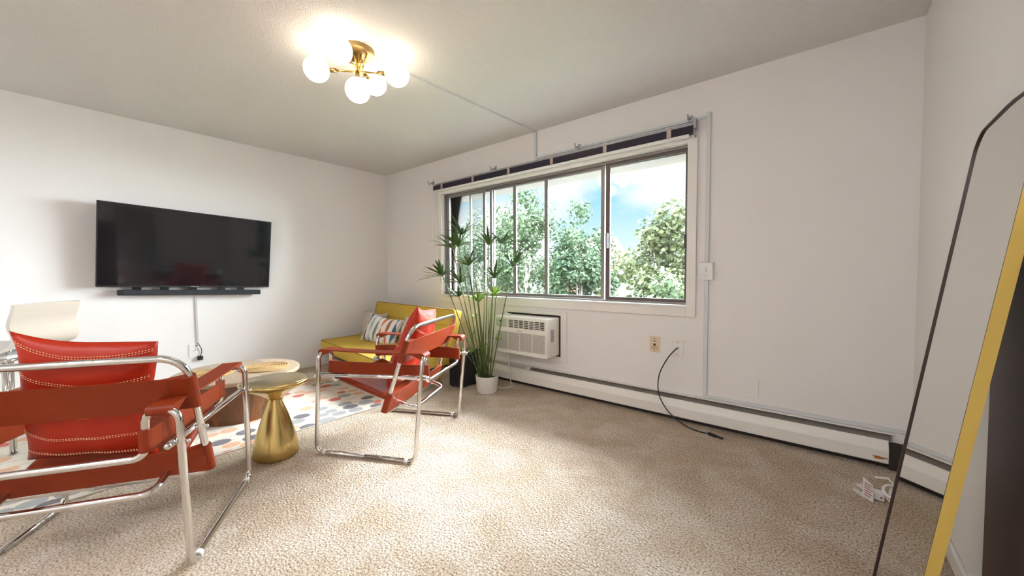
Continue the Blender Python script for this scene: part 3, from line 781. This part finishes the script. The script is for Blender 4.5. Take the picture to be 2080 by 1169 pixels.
# ------------------------------------------------------------------ rug
def rug():
    x0, x1, y0, y1, h = .30, 1.865, -3.75, -1.16, .009
    r = random.Random(12)
    bm = bm_new(); box(bm, (x0, y0, .0005), (x1, y1, h), .003)
    # mats: 0 ground 1 coral 2 peach 3 grey 4 dark grey 5 blue grey 6 stem
    def disc(x, y, ra, rb, mi, ang=0., n=18, z=h+.0006):
        vs = []
        for k in range(n):
            t = 2*PI*k/n; px, py = ra*math.cos(t), rb*math.sin(t)
            X, Y = x+px*math.cos(ang)-py*math.sin(ang), y+px*math.sin(ang)+py*math.cos(ang)
            vs.append(bm.verts.new((min(x1-.004, max(x0+.004, X)), min(y1-.004, max(y0+.004, Y)), z)))
        f = bm.faces.new(vs); f.material_index = mi
    used = []
    def free(x, y, d):
        return all((x-a)**2+(y-b)**2*.8 > ((d+c)*.98)**2 for a, b, c in used)
    # dense grey cluster along the edge nearest the room
    for k in range(900):
        x = r.uniform(1.55, 1.86); y = r.uniform(-3.7, -1.2)
        dens = (math.exp(-((y+1.5)/.42)**2)+.45*math.exp(-((y+3.1)/.4)**2)+.10)*min(1, (x-1.45)/.3)
        if r.random() > dens: continue
        ra = r.uniform(.038, .056)
        if free(x, y, ra): used.append((x, y, ra)); disc(x, y, ra, ra*1.2, r.choice([3, 4, 3, 5, 4, 3, 3, 2 if y < -1.8 else 1]))
    # stems run along y
    xs = [x0+.08+k*.112 for k in range(14)]
    for xx in xs:
        xx += r.uniform(-.03, .03)
        segs = []; y = y0+r.uniform(0, .3)
        while y < y1:
            ln = r.uniform(.3, .8); segs.append((y, min(y1-.02, y+ln))); y += ln+r.uniform(.05, .35)
        for a, b in segs:
            pts = [(xx+.012*math.sin(3*(a+(b-a)*k/8)), a+(b-a)*k/8) for k in range(9)]
            for (p, q) in zip(pts, pts[1:]):
                w = .0035
                f = bm.faces.new([bm.verts.new((p[0]-w, p[1], h+.0003)), bm.verts.new((p[0]+w, p[1], h+.0003)), bm.verts.new((q[0]+w, q[1], h+.0003)), bm.verts.new((q[0]-w, q[1], h+.0003))]); f.material_index = 6
            n = int((b-a)/.085)
            for k in range(n):
                yy = a+(b-a)*(k+.5)/n; dx = r.choice((-.035, 0, .035))
                ra = r.uniform(.034, .050)
                if r.random() < .85 and free(xx+dx, yy, ra):
                    if y0 > yy-.03: continue
                    edge = xx > 1.62
                    pal = [3, 3, 4, 2, 4, 1, 2] if edge else [1, 2, 2, 2, 2, 5, 3, 2]
                    used.append((xx+dx, yy, ra)); disc(xx+dx, yy, ra, ra*r.uniform(1.05, 1.35), r.choice(pal))
    o = mesh('area_rug', bm, [mat('rug_cream', (.68, .62, .53), .95, bump=(300, .4)), mat('rug_coral', (.54, .14, .10), .95, bump=(300, .4)), mat('rug_peach', (.66, .39, .25), .95, bump=(300, .4)),
                              mat('rug_grey', (.33, .32, .32), .95, bump=(300, .4)), mat('rug_dark_grey', (.17, .155, .17), .95, bump=(300, .4)), mat('rug_blue_grey', (.34, .355, .355), .95, bump=(300, .4)), mat('rug_stem', (.38, .36, .36), .95)], None, False)
    tag(o, 'cream area rug dotted with coral, peach and grey ovals', 'rug')
rug()
RZ = .0098   # rug top

# ------------------------------------------------------------------ coffee table, placemats, brass stool
TX, TY, TZ = 1.154, -2.06, .345
r = thing('coffee_table', 'round wooden drum coffee table on the rug', 'coffee table', (TX, TY, RZ))
bm = bm_new(); H = TZ-RZ
lathe(bm, [(.270, 0), (.273, .004), (.30, .10), (.345, .20), (.385, H-.032), (.388, H-.0285)], 64); sharp(mesh('drum_body', bm, 'drum_wood', r))
bm = bm_new(); lathe(bm, [(.406, H-.028), (.413, H-.024), (.414, H-.005), (.409, H)], 72); sharp(mesh('table_top', bm, 'top_wood', r))
def placemat(x, y, rad, label):
    bm = bm_new(); 
    n, turns = 420, 9
    lathe(bm, [(rad*.985, 0), (rad*.985, .003)], 40)
    pts = []
    for k in range(n+1):
        t = k/n; a = 2*PI*turns*t; rr = rad*(.03+.96*t); pts.append((rr*math.cos(a), rr*math.sin(a), .0055+.0012*math.sin(k*1.9)))
    tube(bm, pts, rad/turns*.52, 6)
    for v in bm.verts: v.co.z = max(0, v.co.z*.62)
    o = mesh('jute_placemat', bm, 'jute'); o.location = (x, y, TZ+.0006); tag(o, label, 'placemat', 'woven placemats on the coffee table')
placemat(1.215, -1.895, .170, 'round woven jute placemat on the far side of the coffee table')
placemat(1.115, -2.235, .165, 'round woven jute placemat on the coffee table nearer the left armchair')

r = thing('side_table', 'brass hourglass side table beside the coffee table', 'side table', (2.122, -2.132, 0))
bm = bm_new()
prof = [(.112, 0), (.119, .006), (.121, .02), (.118, .06), (.106, .12), (.088, .18), (.066, .25), (.046, .305), (.035, .335), (.0335, .343)]
lathe(bm, prof, 64); sharp(mesh('base', bm, 'brass', r), 60)
bm = bm_new()
prof = [(.0345, .3435), (.048, .358), (.085, .383), (.130, .408), (.168, .427), (.180, .437), (.183, .446), (.180, .453), (.172, .4575)]
lathe(bm, prof, 64, closed_top=False); sharp(mesh('flared_rim', bm, 'brass', r), 60)
bm = bm_new(); lathe(bm, [(.1715, .4560), (.168, .4592), (.05, .4597), (.002, .4597)], 64); mesh('table_top', bm, 'brass_top', r)

# ------------------------------------------------------------------ tubular leather armchairs
def armchair(label, loc, ang):
    r = thing('armchair', label, 'armchair', loc, ang, 'chrome and tan leather armchairs')
    hw, iw, R = .368, .262, .0128
    za = .615
    vf0, vf1, vr0, vr1 = .322, .292, -.325, -.378      # foot and top of the front and rear uprights
    ifv, irv = .288, -.352
    cz, rz = .418, .445                                 # front and rear cross bars
    P = [(-hw, 0, R)]
    P += [(-hw, vf0, R), (-hw, vf1, za), (-iw, ifv, za), (-iw, ifv, cz), (iw, ifv, cz), (iw, ifv, za), (hw, vf1, za), (hw, vf0, R)]
    P += [(hw, vr0, R), (hw, vr1, za), (iw, irv, za), (iw, irv, rz), (-iw, irv, rz), (-iw, irv, za), (-hw, vr1, za), (-hw, vr0, R), (-hw, 0, R)]
    bm = bm_new(); tube(bm, fillet(P, .042, 7), R, 14); mesh('base_frame', bm, 'chrome', r)
    for s in (-1, 1):
        for v in (vf0-.055, vr0+.055):
            bm = bm_new(); tube(bm, [(s*hw, v-.011, R+.0004), (s*hw, v+.011, R+.0004)], R+.0022, 14); mesh('glide', bm, 'white', r)
    sx = hw-2*R-.001
    for s in (-1, 1):
        bm = bm_new(); tube(bm, [(s*sx, .315, .478), (s*sx, -.392, .492)], R*.92, 12); ball(bm, (s*sx, -.394, .492), R*.98, 12, 8); ball(bm, (s*sx, .317, .478), R*.98, 12, 8)
        o = mesh('side_rail', bm, 'chrome', r)
        for v, z in ((.307, .478), (-.362, .4915), (-.212, .488)):
            bm = bm_new(); tube(bm, [(s*(sx-.012), v, z), (s*(hw+R+.006), v, z)], .0045, 8); ball(bm, (s*(hw+R+.006), v, z), .008, 10, 6)
            mesh('bolt', bm, 'chrome', o)
    # seat frame: a U, open to the front
    sw = .232
    sp = [(-sw, .300, .452), (-sw, -.10, .318), (-sw, -.255, .268), (sw, -.255, .268), (sw, -.10, .318), (sw, .300, .452)]
    bm = bm_new(); tube(bm, fillet(sp, .05, 7), R, 12)
    for s in (-1, 1): ball(bm, (s*sw, .300, .452), R*1.02, 12, 8)
    mesh('seat_frame', bm, 'chrome', r)
    # back frame: closed, leaning backwards
    bv = lambda z: -.132-.355*(z-.285)
    zt, zb = .783, .272
    bp = [(0, bv(zb), zb), (hw-.003, bv(zb), zb), (hw-.003, bv(zt), zt), (-hw+.003, bv(zt), zt), (-hw+.003, bv(zb), zb), (0, bv(zb), zb)]
    rad = [0, .045, .085, .085, .045, 0]
    bm = bm_new(); tube(bm, fillet(bp, rad, 8), R, 14); mesh('back_frame', bm, 'chrome', r)
    # leather
    lm = ['leather', 'leather_edge']
    bd = V((0, bv(1)-bv(0), 1)).normalized()
    for z0, z1 in ((.583, .709), (.288, .398)):
        zm = (z0+z1)/2; h = (z1-z0)/bd.z
        bm = bm_new(); band(bm, (-hw+.003, bv(zm), zm), (hw-.003, bv(zm), zm), bd, h, nrm=(0, -1, 0)); mesh('back_strap', bm, lm, r)
    for s in (-1, 1):
        bm = bm_new(); band(bm, (s*iw, irv, .508), (s*iw, ifv, .508), (0, 0, 1), .080, nrm=(s, 0, 0)); mesh('side_strap', bm, lm, r)
        xm = s*(hw+iw)/2
        bm = bm_new(); band(bm, (xm, (vr1+irv)/2, za), (xm, (vf1+ifv)/2, za), (1, 0, 0), .078, nrm=(0, 0, 1), sag=.006, seam=False); mesh('arm_strap', bm, lm, r)
    sd = V((0, .40, .134)).normalized()
    a0, a1 = V((-sw, .245, .4336)), V((-sw, -.10, .318)); mid = (a0+a1)/2
    bm = bm_new(); band(bm, (-sw, mid.y, mid.z), (sw, mid.y, mid.z), sd, (a1-a0).length, nrm=(0, 0, 1), sag=.010, seam=True); mesh('seat_sling', bm, lm, r)
    return r
def red_cushion(label, chair_loc, ang, u0, z0, roll, w, h, seed, yaw=0., thick=.135, fwd=0.):
    # leans on the back straps of its chair
    rc = V((u0, -.058-.355*(z0-.285)+fwd, z0))
    m = Matrix.Translation(chair_loc) @ Matrix.Rotation(ang, 4, 'Z')
    r = thing('red_cushion', label, 'cushion', m @ rc, group='red leather cushions')
    r.rotation_euler = (m @ Matrix.Rotation(yaw, 4, 'Z') @ Matrix.Rotation(math.atan(.355), 4, 'X') @ Matrix.Rotation(roll, 4, 'Y')).to_euler()
    bm = bm_new(); f = pillow(bm, w, h, thick, 26, .085, seed); mesh('cover', bm, 'red', r)
    bm = bm_new(); rr = random.Random(seed)
    for q in (.90, .50, -.02, -.42, -.76):
        for dq in (-.014, .014):
            for k in range(44):
                s = -.93+1.86*k/43
                for sg in (-1, 1):
                    p = f(s, q+dq-.07*(1-s*s), sg); p2 = f(s+.022, q+dq-.07*(1-(s+.022)**2), sg)
                    n = V((0, sg*.0012, 0)); tube(bm, [p+n, p2+n], .0016, 4, False)
    mesh('stitching', bm, 'stitch', r)
    return r
FA = math.atan2(-.459, -.889)-PI/2
RCH = (2.409, -1.495, 0)
armchair('tan leather and chrome armchair standing on the carpet before the yellow sofa', RCH, FA)
LF = math.atan2(.526, -.851)-PI/2
LCH = (2.387, -2.805, 0)
armchair('tan leather and chrome armchair seen from behind at the left edge', LCH, LF)
red_cushion('red leather cushion on the armchair before the yellow sofa', RCH, FA, -.01, .612, math.radians(8), .39, .54, 4, math.radians(4), .17, .03)
red_cushion('red leather cushion on the armchair at the left edge', LCH, LF, .022, .618, math.radians(10), .39, .545, 9)

# ------------------------------------------------------------------ papyrus plant
def plant():
    B = V((2.281, -.441, 0))
    r = thing('potted_papyrus', 'tall papyrus plant in a white pot by the air conditioner', 'potted plant', B)
    bm = bm_new(); lathe(bm, [(.082, .004), (.088, .006), (.090, .016), (.108, .152), (.1085, .156), (.1045, .157), (.1015, .152), (.096, .125)], 48, closed_top=False); sharp(mesh('pot', bm, 'pot', r), 60)
    bm = bm_new(); lathe(bm, [(.080, 0), (.083, .0038)], 40); mesh('saucer', bm, 'pot', r)
    bm = bm_new(); lathe(bm, [(.0955, .124), (.05, .130), (.003, .132)], 32, closed_bottom=False); mesh('soil', bm, 'soil', r)
    tops = [(2.116, -.582, 1.446), (2.03, -.625, 1.323), (2.127, -.636, 1.331), (2.162, -.549, 1.164), (2.251, -.373, 1.358), (2.334, -.294, 1.367), (2.5, -.328, 1.153), (2.032, -.747, 1.071), (2.167, -.659, 1.009), (2.105, -.621, .882), (2.388, -.456, 1.047), (2.331, -.404, .884), (2.209, -.472, .824)]
    small = [(2.207, -.51, .686), (2.268, -.453, .403), (2.185, -.53, .368), (2.193, -.523, .527), (2.344, -.382, .479), (2.12, -.592, .393)]
    rr = random.Random(5)
    def stem(T, radius, nl, ll, young):
        T = V(T)-B; n2 = V((T.x, T.y)); k = .16
        b = V((T.x*k+rr.uniform(-.035, .035), T.y*k+rr.uniform(-.035, .035), .128))
        if V((b.x, b.y)).length > .08: b.x *= .6; b.y *= .6
        c = b*.45+T*.55+V((T.x, T.y, 0))*(-.05)
        pts = [b*(1-t)**2+c*2*t*(1-t)+T*t*t for t in [i/9 for i in range(10)]]
        bm = bm_new(); tube(bm, pts, [radius*(1.25-.5*i/9) for i in range(10)], 7); s = mesh('stem', bm, 'stem', r)
        if nl:
            bm = bm_new(); ax = (pts[-1]-pts[-3]).normalized()
            u = ax.orthogonal().normalized(); w = ax.cross(u)
            for i in range(nl):
                a = 2*PI*i/nl+rr.uniform(-.2, .2); el = rr.uniform(.30, 1.05); L = ll*rr.uniform(.75, 1.12)
                out = (u*math.cos(a)+w*math.sin(a))
                d0 = (out*math.cos(el)+ax*math.sin(el)).normalized()
                side = d0.cross(ax).normalized(); wd = .0115 if ll > .1 else .007
                prev = None; K = 6; nrmv = side.cross(d0)
                for k2 in range(K+1):
                    t = k2/K; p = T+d0*L*t+V((0, 0, -1))*L*.28*t*t*math.cos(el)
                    hwid = wd*(math.sin(PI*min(1, .12+t*.86))**.7)*(1 if k2 < K else .12)
                    lft = bm.verts.new(p-side*hwid); md = bm.verts.new(p-nrmv*hwid*.35); rg = bm.verts.new(p+side*hwid)
                    if prev:
                        for q in ((prev[0], prev[1], md, lft), (prev[1], prev[2], rg, md)):
                            f = bm.faces.new(q); f.smooth = True
                    prev = (lft, md, rg)
            o = mesh('leaf_whorl', bm, 'leaf_young' if young else 'leaf', s)
    for i, t in enumerate(tops): stem(t, .0052, 18, .235 if t[2] > 1.0 else .17, i in (11, 12))
    for t in small: stem(t, .0035, 9, .07, True)
    for k in range(7): stem((B.x+rr.uniform(-.16, .12), B.y+rr.uniform(-.16, .1), rr.uniform(.75, 1.1)), .0048, 0, 0, False)
plant()

# ------------------------------------------------------------------ white bar chair at the far left
def bar_chair():
    f = V((-.62, -.785, 0)).normalized(); ang = math.atan2(f.y, f.x)-PI/2
    r = thing('bar_stool', 'white moulded low-back stool with chrome legs against the left wall', 'stool', (.63, -3.155, .0098), ang)
    prof = [(-.205, .905), (-.198, .87), (-.182, .82), (-.172, .78), (-.176, .745), (-.190, .71), (-.195, .685), (-.180, .660), (-.15, .648), (-.08, .644), (.05, .648), (.15, .652), (.20, .640)]
    hw, t = .215, .018
    bm = bm_new(); ns = len(prof); NW = 10
    def pt(i, j, o):
        v, z = prof[i]; s = -1+2*j/NW
        a = V(prof[max(0, i-1)]); b = V(prof[min(ns-1, i+1)]); d = (b-a).normalized(); n = V((-d.y, d.x))
        curve = .018*(s*s)
        w = hw*(1-.06*max(0, (i-8)/4))
        return V((w*s, v+n.x*(o+0)+curve*n.x*(-1 if True else 1), z+n.y*o-curve*n.y*1))
    G = [[[bm.verts.new(pt(i, j, o)) for j in range(NW+1)] for i in range(ns)] for o in (0, -t)]
    for k in (0, 1):
        for i in range(ns-1):
            for j in range(NW):
                fc = bm.faces.new((G[k][i][j], G[k][i][j+1], G[k][i+1][j+1], G[k][i+1][j])); fc.smooth = True
    for i in range(ns-1):
        for j in (0, NW): bm.faces.new((G[0][i][j], G[0][i+1][j], G[1][i+1][j], G[1][i][j])).material_index = 1
    for j in range(NW):
        for i in (0, ns-1): bm.faces.new((G[0][i][j], G[0][i][j+1], G[1][i][j+1], G[1][i][j])).material_index = 1
    sharp(mesh('shell', bm, ['shell_shade', 'white_gloss'], r), 50)
    bm = bm_new(); box(bm, (-.19, -.17, .575), (.19, .15, .592), .006); mesh('seat_pan', bm, 'white', r)
    bm = bm_new(); tube(bm, fillet([(0, -.175, .565), (.19, -.175, .565), (.19, .16, .565), (-.19, .16, .565), (-.19, -.175, .565), (0, -.175, .565)], .03, 5), .009, 10)
    for sx in (-1, 1):
        for y in (-.12, .1): tube(bm, [(sx*.12, y, .59), (sx*.12, y, .632)], .012, 8)
        tube(bm, [(sx*.12, -.17, .566), (sx*.12, .155, .566)], .008, 8)
    mesh('seat_frame', bm, 'chrome', r)
    for sx in (-1, 1):
        for sy in (-1, 1):
            bm = bm_new()
            for o in (-.022, .022):
                tube(bm, [(sx*.16+o, sy*.145, .565), (sx*.20+o*.4, sy*.185, .006)], .0085, 8)
            box(bm, (sx*.20-.02, sy*.185-.012, 0), (sx*.20+.02, sy*.185+.012, .006), .001)
            mesh('leg', bm, 'chrome', r)
bar_chair()

# ------------------------------------------------------------------ leaning mirror and the board behind it
def mirror():
    y0, y1 = -1.682, -1.208        # near and far edge
    a, b = 4.795, .133
    th = math.atan(b); L = lambda z: V((a+b*z, 0, z))
    m = Matrix.Translation((a, 0, .0)) @ Matrix.Rotation(th, 4, 'Y')
    # local: y along width, z up the mirror, -x towards the room
    r = thing('floor_mirror', 'tall gold edged mirror leaning on the right wall', 'mirror', (a, (y0+y1)/2, 0))
    yc, hwid = (y0+y1)/2, (y1-y0)/2
    zt, zk, zb = 1.516, 1.490, .012
    def outline(ins):
        hw = hwid-ins; pts = [(-hw, zb+ins), (hw, zb+ins)]
        cor = []
        A, B_, Cc = V((hw, zk-.14, 0)), V((hw, zk+.012-ins*.5, 0)), V((0.02, zt-ins*1.1, 0))
        f = fillet([A, B_, Cc], .065, 7)
        pts += [(p.x, p.y) for p in f]
        pts += [(-p.x, p.y) for p in reversed(f)]
        return [(yc+x, z) for x, z in pts]
    # frame ring with depth
    bm = bm_new(); o1, o2 = outline(0), outline(.0042); n = len(o1); dpt = .023
    F = {}
    def vv(k, nm, y, z, x):
        F[(nm, k)] = bm.verts.new(m @ V((x, y, z)))
    for k in range(n):
        vv(k, 'of', *o1[k], 0); vv(k, 'ob', *o1[k], dpt); vv(k, 'if', *o2[k], 0); vv(k, 'ib', *o2[k], dpt)
    for k in range(n):
        q = (k+1) % n
        for a1, b1 in (('of', 'ob'), ('of', 'if'), ('if', 'ib'), ('ib', 'ob')):
            f = bm.faces.new((F[(a1, k)], F[(a1, q)], F[(b1, q)], F[(b1, k)]))
            yy = (o1[k][0]+o1[q][0])/2
            f.material_index = 0 if (yy < yc and a1 == 'of' and b1 == 'ob') else 1
    wpart('frame', bm, ['gold', 'mirror_edge'], r)
    bm = bm_new(); o3 = outline(.0044); prism(bm, [m @ V((.004, y, z)) for y, z in o3], (0, 0, 0), m.to_3x3() @ V((.004, 0, 0))); wpart('mirror_glass', bm, 'mirror', r)
    bm = bm_new(); prism(bm, [m @ V((.010, y, z)) for y, z in o3], (0, 0, 0), m.to_3x3() @ V((.005, 0, 0))); wpart('backing', bm, 'mirror_edge', r)
mirror()
bm = bm_new(); box(bm, (RX-.016, -2.1, 0), (RX-.0145+.012, -1.225, 1.24), .002)
wsingle('wooden_board', bm, 'brown_board', 'dark brown board standing against the right wall behind the mirror', 'board', (RX-.01, -1.66, 0))

# ------------------------------------------------------------------ clutter by the heater end
r = thing('extension_cord', 'coiled white extension cord lying by the mirror', 'cord', (4.93, -.45, 0))
bm = bm_new()
pts = []
for k in range(90):
    t = k/89; a = -2.2+t*2*PI*3.1; ra = .085+.012*math.sin(a*1.7)
    pts.append((4.965+ra*.62*math.cos(a)+.01*math.sin(2.3*a), -.50+ra*1.15*math.sin(a), .007+.055*t+.006*math.sin(3*a)))
tube(bm, [(4.90, -.485, .03)]+pts+[(4.93, -.33, .05), (4.88, -.34, .045)], .006, 8); wpart('cord', bm, 'white_cable', r)
bm = bm_new(); box(bm, (4.855, -.505, .002), (4.90, -.455, .036), .005); wpart('plug', bm, 'white', r)
bm = bm_new(); box(bm, (4.885, -.5065, .014), (4.893, -.5052, .022)); wpart('switch_light', bm, 'tagink', r)
r = thing('warning_tag', 'printed paper tag folded upright on the carpet beside the white cord', 'tag', (4.84, -.50, 0))
bm = bm_new()
prism(bm, [(4.822, -.520, .008), (4.858, -.545, .003), (4.858, -.537, .082), (4.822, -.512, .102)], (0, 0, 0), (.0008, .0012, 0)); t1 = wpart('upright_flap', bm, 'paper', r)
bm = bm_new()
for k in range(6):
    z = .022+k*.011; w = .022+.006*(k % 2)
    prism(bm, [(4.828, -.5250+z*.06, z), (4.828+w, -.5250-w*.69+z*.06, z-.004), (4.828+w, -.5250-w*.69+z*.06, z), (4.828, -.5250+z*.06, z+.004)], (0, -.0012, 0), (0, -.0007, 0))
wsub('print', bm, 'tagink', t1, r)
bm = bm_new(); prism(bm, [(4.785, -.482, .010), (4.825, -.515, .001), (4.845, -.490, .001), (4.80, -.455, .012)], (0, 0, 0), (0, 0, .0012)); prism(bm, [(4.80, -.43, .022), (4.845, -.47, .004), (4.86, -.45, .004), (4.82, -.415, .024)], (0, 0, 0), (0, 0, .0012)); wpart('loose_flap', bm, 'paper', r)

# ------------------------------------------------------------------ outside
bm = bm_new(); box(bm, (-60, .5, -4.4), (60, 70, -4.2)); o = struct('ground_outside', bm, 'lawn')
def tree(x, y, ztop, rad, hgt, m, label, seed, n=5200, leaf=.15):
    rr = random.Random(seed); zg = -4.2
    r = thing('tree', label, 'tree', (x, y, zg), group='trees outside the window')
    bm = bm_new(); tube(bm, [(0, 0, 0), (.05, 0, (ztop-zg)*.35), (-.05, .1, (ztop-zg)*.7)], [.18, .12, .03], 10)
    clumps = []
    cz = ztop-zg-hgt/2
    for k in range(60):
        u = rr.uniform(-1, 1); a = rr.uniform(0, 2*PI); q = rr.uniform(.35, 1)**.5; w = math.sqrt(1-u*u)
        c = V((rad*.78*q*w*math.cos(a), rad*.78*q*w*math.sin(a), cz+hgt*.40*q*u)); clumps.append((c, rad*rr.uniform(.22, .40)))
    clumps.append((V((0, 0, ztop-zg-rad*.3)), rad*.3))
    for c, s in clumps[:9]:
        tube(bm, [(0, 0, (ztop-zg)*.3), c*.6+V((0, 0, (ztop-zg)*.12)), c], [.045, .03, .01], 6)
    mesh('trunk', bm, 'bark', r)
    bm = bm_new()
    for k in range(n):
        c, s = rr.choice(clumps); d = V((rr.gauss(0, 1), rr.gauss(0, 1), rr.gauss(0, 1))).normalized()
        p = c+d*s*(rr.uniform(.1, 1)**.5); p.z -= .1*rr.random()
        nn = (d+V((rr.uniform(-.9, .9), rr.uniform(-.9, .9), rr.uniform(-.2, 1.2)))).normalized(); u = nn.orthogonal().normalized(); u = (Matrix.Rotation(rr.uniform(0, 6.28), 3, nn) @ u); w = nn.cross(u)
        L = leaf*rr.uniform(.6, 1.25)
        vs = [bm.verts.new(p+u*a*L+w*b*L) for a, b in ((-.5, 0), (-.1, .34), (.55, .05), (-.05, -.36))]
        bm.faces.new(vs)
    mesh('foliage', bm, m, r)
tree(-8.6, 10.6, 4.5, 2.6, 8.5, 'leaves_b', 'tall green tree at the far left of the window, behind the plant', 1, 11000)
tree(-5.2, 10.0, 5.15, 2.3, 9.5, 'leaves_a', 'tallest light green tree in the left half of the window', 2, 15000)
tree(-3.3, 11.4, 4.4, 1.9, 8.5, 'leaves_b', 'green tree left of the middle window post', 3, 12000)
tree(-2.1, 9.2, 2.75, 1.35, 6.5, 'leaves_b', 'darker rounded tree just left of the middle window post', 4, 9000)
tree(1.42, 8.2, 3.35, 2.05, 6.8, 'leaves_c', 'yellow green tree filling the right window pane', 5, 14000)
tree(-.62, 8.0, .72, .8, 3.8, 'leaves_c', 'low yellow green tree at the left edge of the right pane', 6, 5500)
tree(1.9, 6.0, 1.15, 1.3, 5.0, 'leaves_a', 'low leafy tree at the bottom right of the right pane', 7, 7000)
def house(name, label, x, y, w, d, z1, zr, wm, rm):
    r = thing(name, label, 'house', (x, y, -4.2))
    bm = bm_new(); box(bm, (-w/2, -d/2, 0), (w/2, d/2, z1+4.2)); b = mesh('walls', bm, wm, r)
    bm = bm_new(); o = .3; prism(bm, [(-w/2-o, -d/2-o, z1+4.201), (-w/2-o, d/2+o, z1+4.201), (-w/2-o, 0, zr+4.2)], (0, 0, 0), (w+2*o, 0, 0)); mesh('roof', bm, rm, r)
    for k in (-1, 1):
        bm = bm_new(); box(bm, (k*w*.25-.5, -d/2-.04, z1+4.2-1.7), (k*w*.25+.5, -d/2-.002, z1+4.2-.5)); mesh('window', bm, 'roofgrey', r)
house('house', 'white house with grey roof between the trees in the right pane', -4.6, 19, 4.2, 4, .75, 1.35, 'houses', 'roofgrey')
house('house', 'red house top showing beyond the trees left of the window post', -10.6, 27, 3.4, 4, 3.0, 4.2, 'roofred', 'roofred')

# ------------------------------------------------------------------ sky, sun, camera
w = bpy.data.worlds.new('sky'); bpy.context.scene.world = w; w.use_nodes = True
nt = w.node_tree; N, L = nt.nodes, nt.links
bg = N['Background']
tc = N.new('ShaderNodeTexCoord')
sx = N.new('ShaderNodeSeparateXYZ'); L.new(tc.outputs['Generated'], sx.inputs[0])
gr = N.new('ShaderNodeValToRGB'); gr.color_ramp.elements[0].position = 0.; gr.color_ramp.elements[0].color = (.80, .88, .92, 1)
gr.color_ramp.elements[1].position = .20; gr.color_ramp.elements[1].color = (.30, .62, .74, 1)
e3 = gr.color_ramp.elements.new(.36); e3.color = (.74, .86, .96, 1)
L.new(sx.outputs['Z'], gr.inputs['Fac'])
mp = N.new('ShaderNodeMapping'); mp.inputs['Scale'].default_value = (1, 1, 1.7); mp.inputs['Location'].default_value = (.35, .2, .1); L.new(tc.outputs['Generated'], mp.inputs['Vector'])
cl = N.new('ShaderNodeTexNoise'); cl.inputs['Scale'].default_value = 2.6; cl.inputs['Detail'].default_value = 7; cl.inputs['Roughness'].default_value = .52; L.new(mp.outputs['Vector'], cl.inputs['Vector'])
cr = N.new('ShaderNodeValToRGB'); cr.color_ramp.elements[0].position = .46; cr.color_ramp.elements[0].color = (0, 0, 0, 1); cr.color_ramp.elements[1].position = .60; cr.color_ramp.elements[1].color = (1, 1, 1, 1)
L.new(cl.outputs['Fac'], cr.inputs['Fac'])
mx = N.new('ShaderNodeMix'); mx.data_type = 'RGBA'; mx.inputs[7].default_value = (.88, .89, .93, 1)
L.new(cr.outputs['Color'], mx.inputs[0]); L.new(gr.outputs['Color'], mx.inputs[6]); L.new(mx.outputs[2], bg.inputs['Color'])
mr = N.new('ShaderNodeMapRange'); mr.interpolation_type = 'SMOOTHSTEP'
mr.inputs['From Min'].default_value = .27; mr.inputs['From Max'].default_value = .55       # bright high overcast above hazier sky near the horizon
mr.inputs['To Min'].default_value = .62; mr.inputs['To Max'].default_value = 27.0
L.new(sx.outputs['Z'], mr.inputs['Value']); L.new(mr.outputs['Result'], bg.inputs['Strength'])
s = bpy.data.lights.new('sun', 'SUN'); s.energy = 36.0; s.angle = math.radians(86); s.color = (.86, .95, 1.0)      # veiled sun: a broad bright patch of cloud high beyond the window
so = bpy.data.objects.new('sun', s); C.objects.link(so)
so.rotation_euler = V((-.90, -.80, -.84)).to_track_quat('-Z', 'Y').to_euler()
so.location = (4, 12, 12)

f, yaw, pitch, roll = 763.6714, -0.68427, -0.036198, -0.0036457
fw = V((math.sin(yaw)*math.cos(pitch), math.cos(yaw)*math.cos(pitch), math.sin(pitch)))
rt = V((math.cos(yaw), -math.sin(yaw), 0)); up = rt.cross(fw)
r2 = rt*math.cos(roll)+up*math.sin(roll); u2 = -rt*math.sin(roll)+up*math.cos(roll)
cam = bpy.data.cameras.new('camera'); co = bpy.data.objects.new('camera', cam); C.objects.link(co)
cam.sensor_width = 36; cam.sensor_fit = 'HORIZONTAL'; cam.lens = f/2080*36; cam.clip_start = .02; cam.clip_end = 300
mm = Matrix((r2, u2, -fw)).transposed().to_4x4(); mm.translation = V((4.6379, -2.9604, 1.0825)); co.matrix_world = mm
sc = bpy.context.scene; sc.camera = co
sc.view_settings.view_transform = 'Standard'; sc.view_settings.look = 'None'; sc.view_settings.gamma = 1; sc.view_settings.use_curve_mapping = False
sc.view_settings.exposure = 1.20
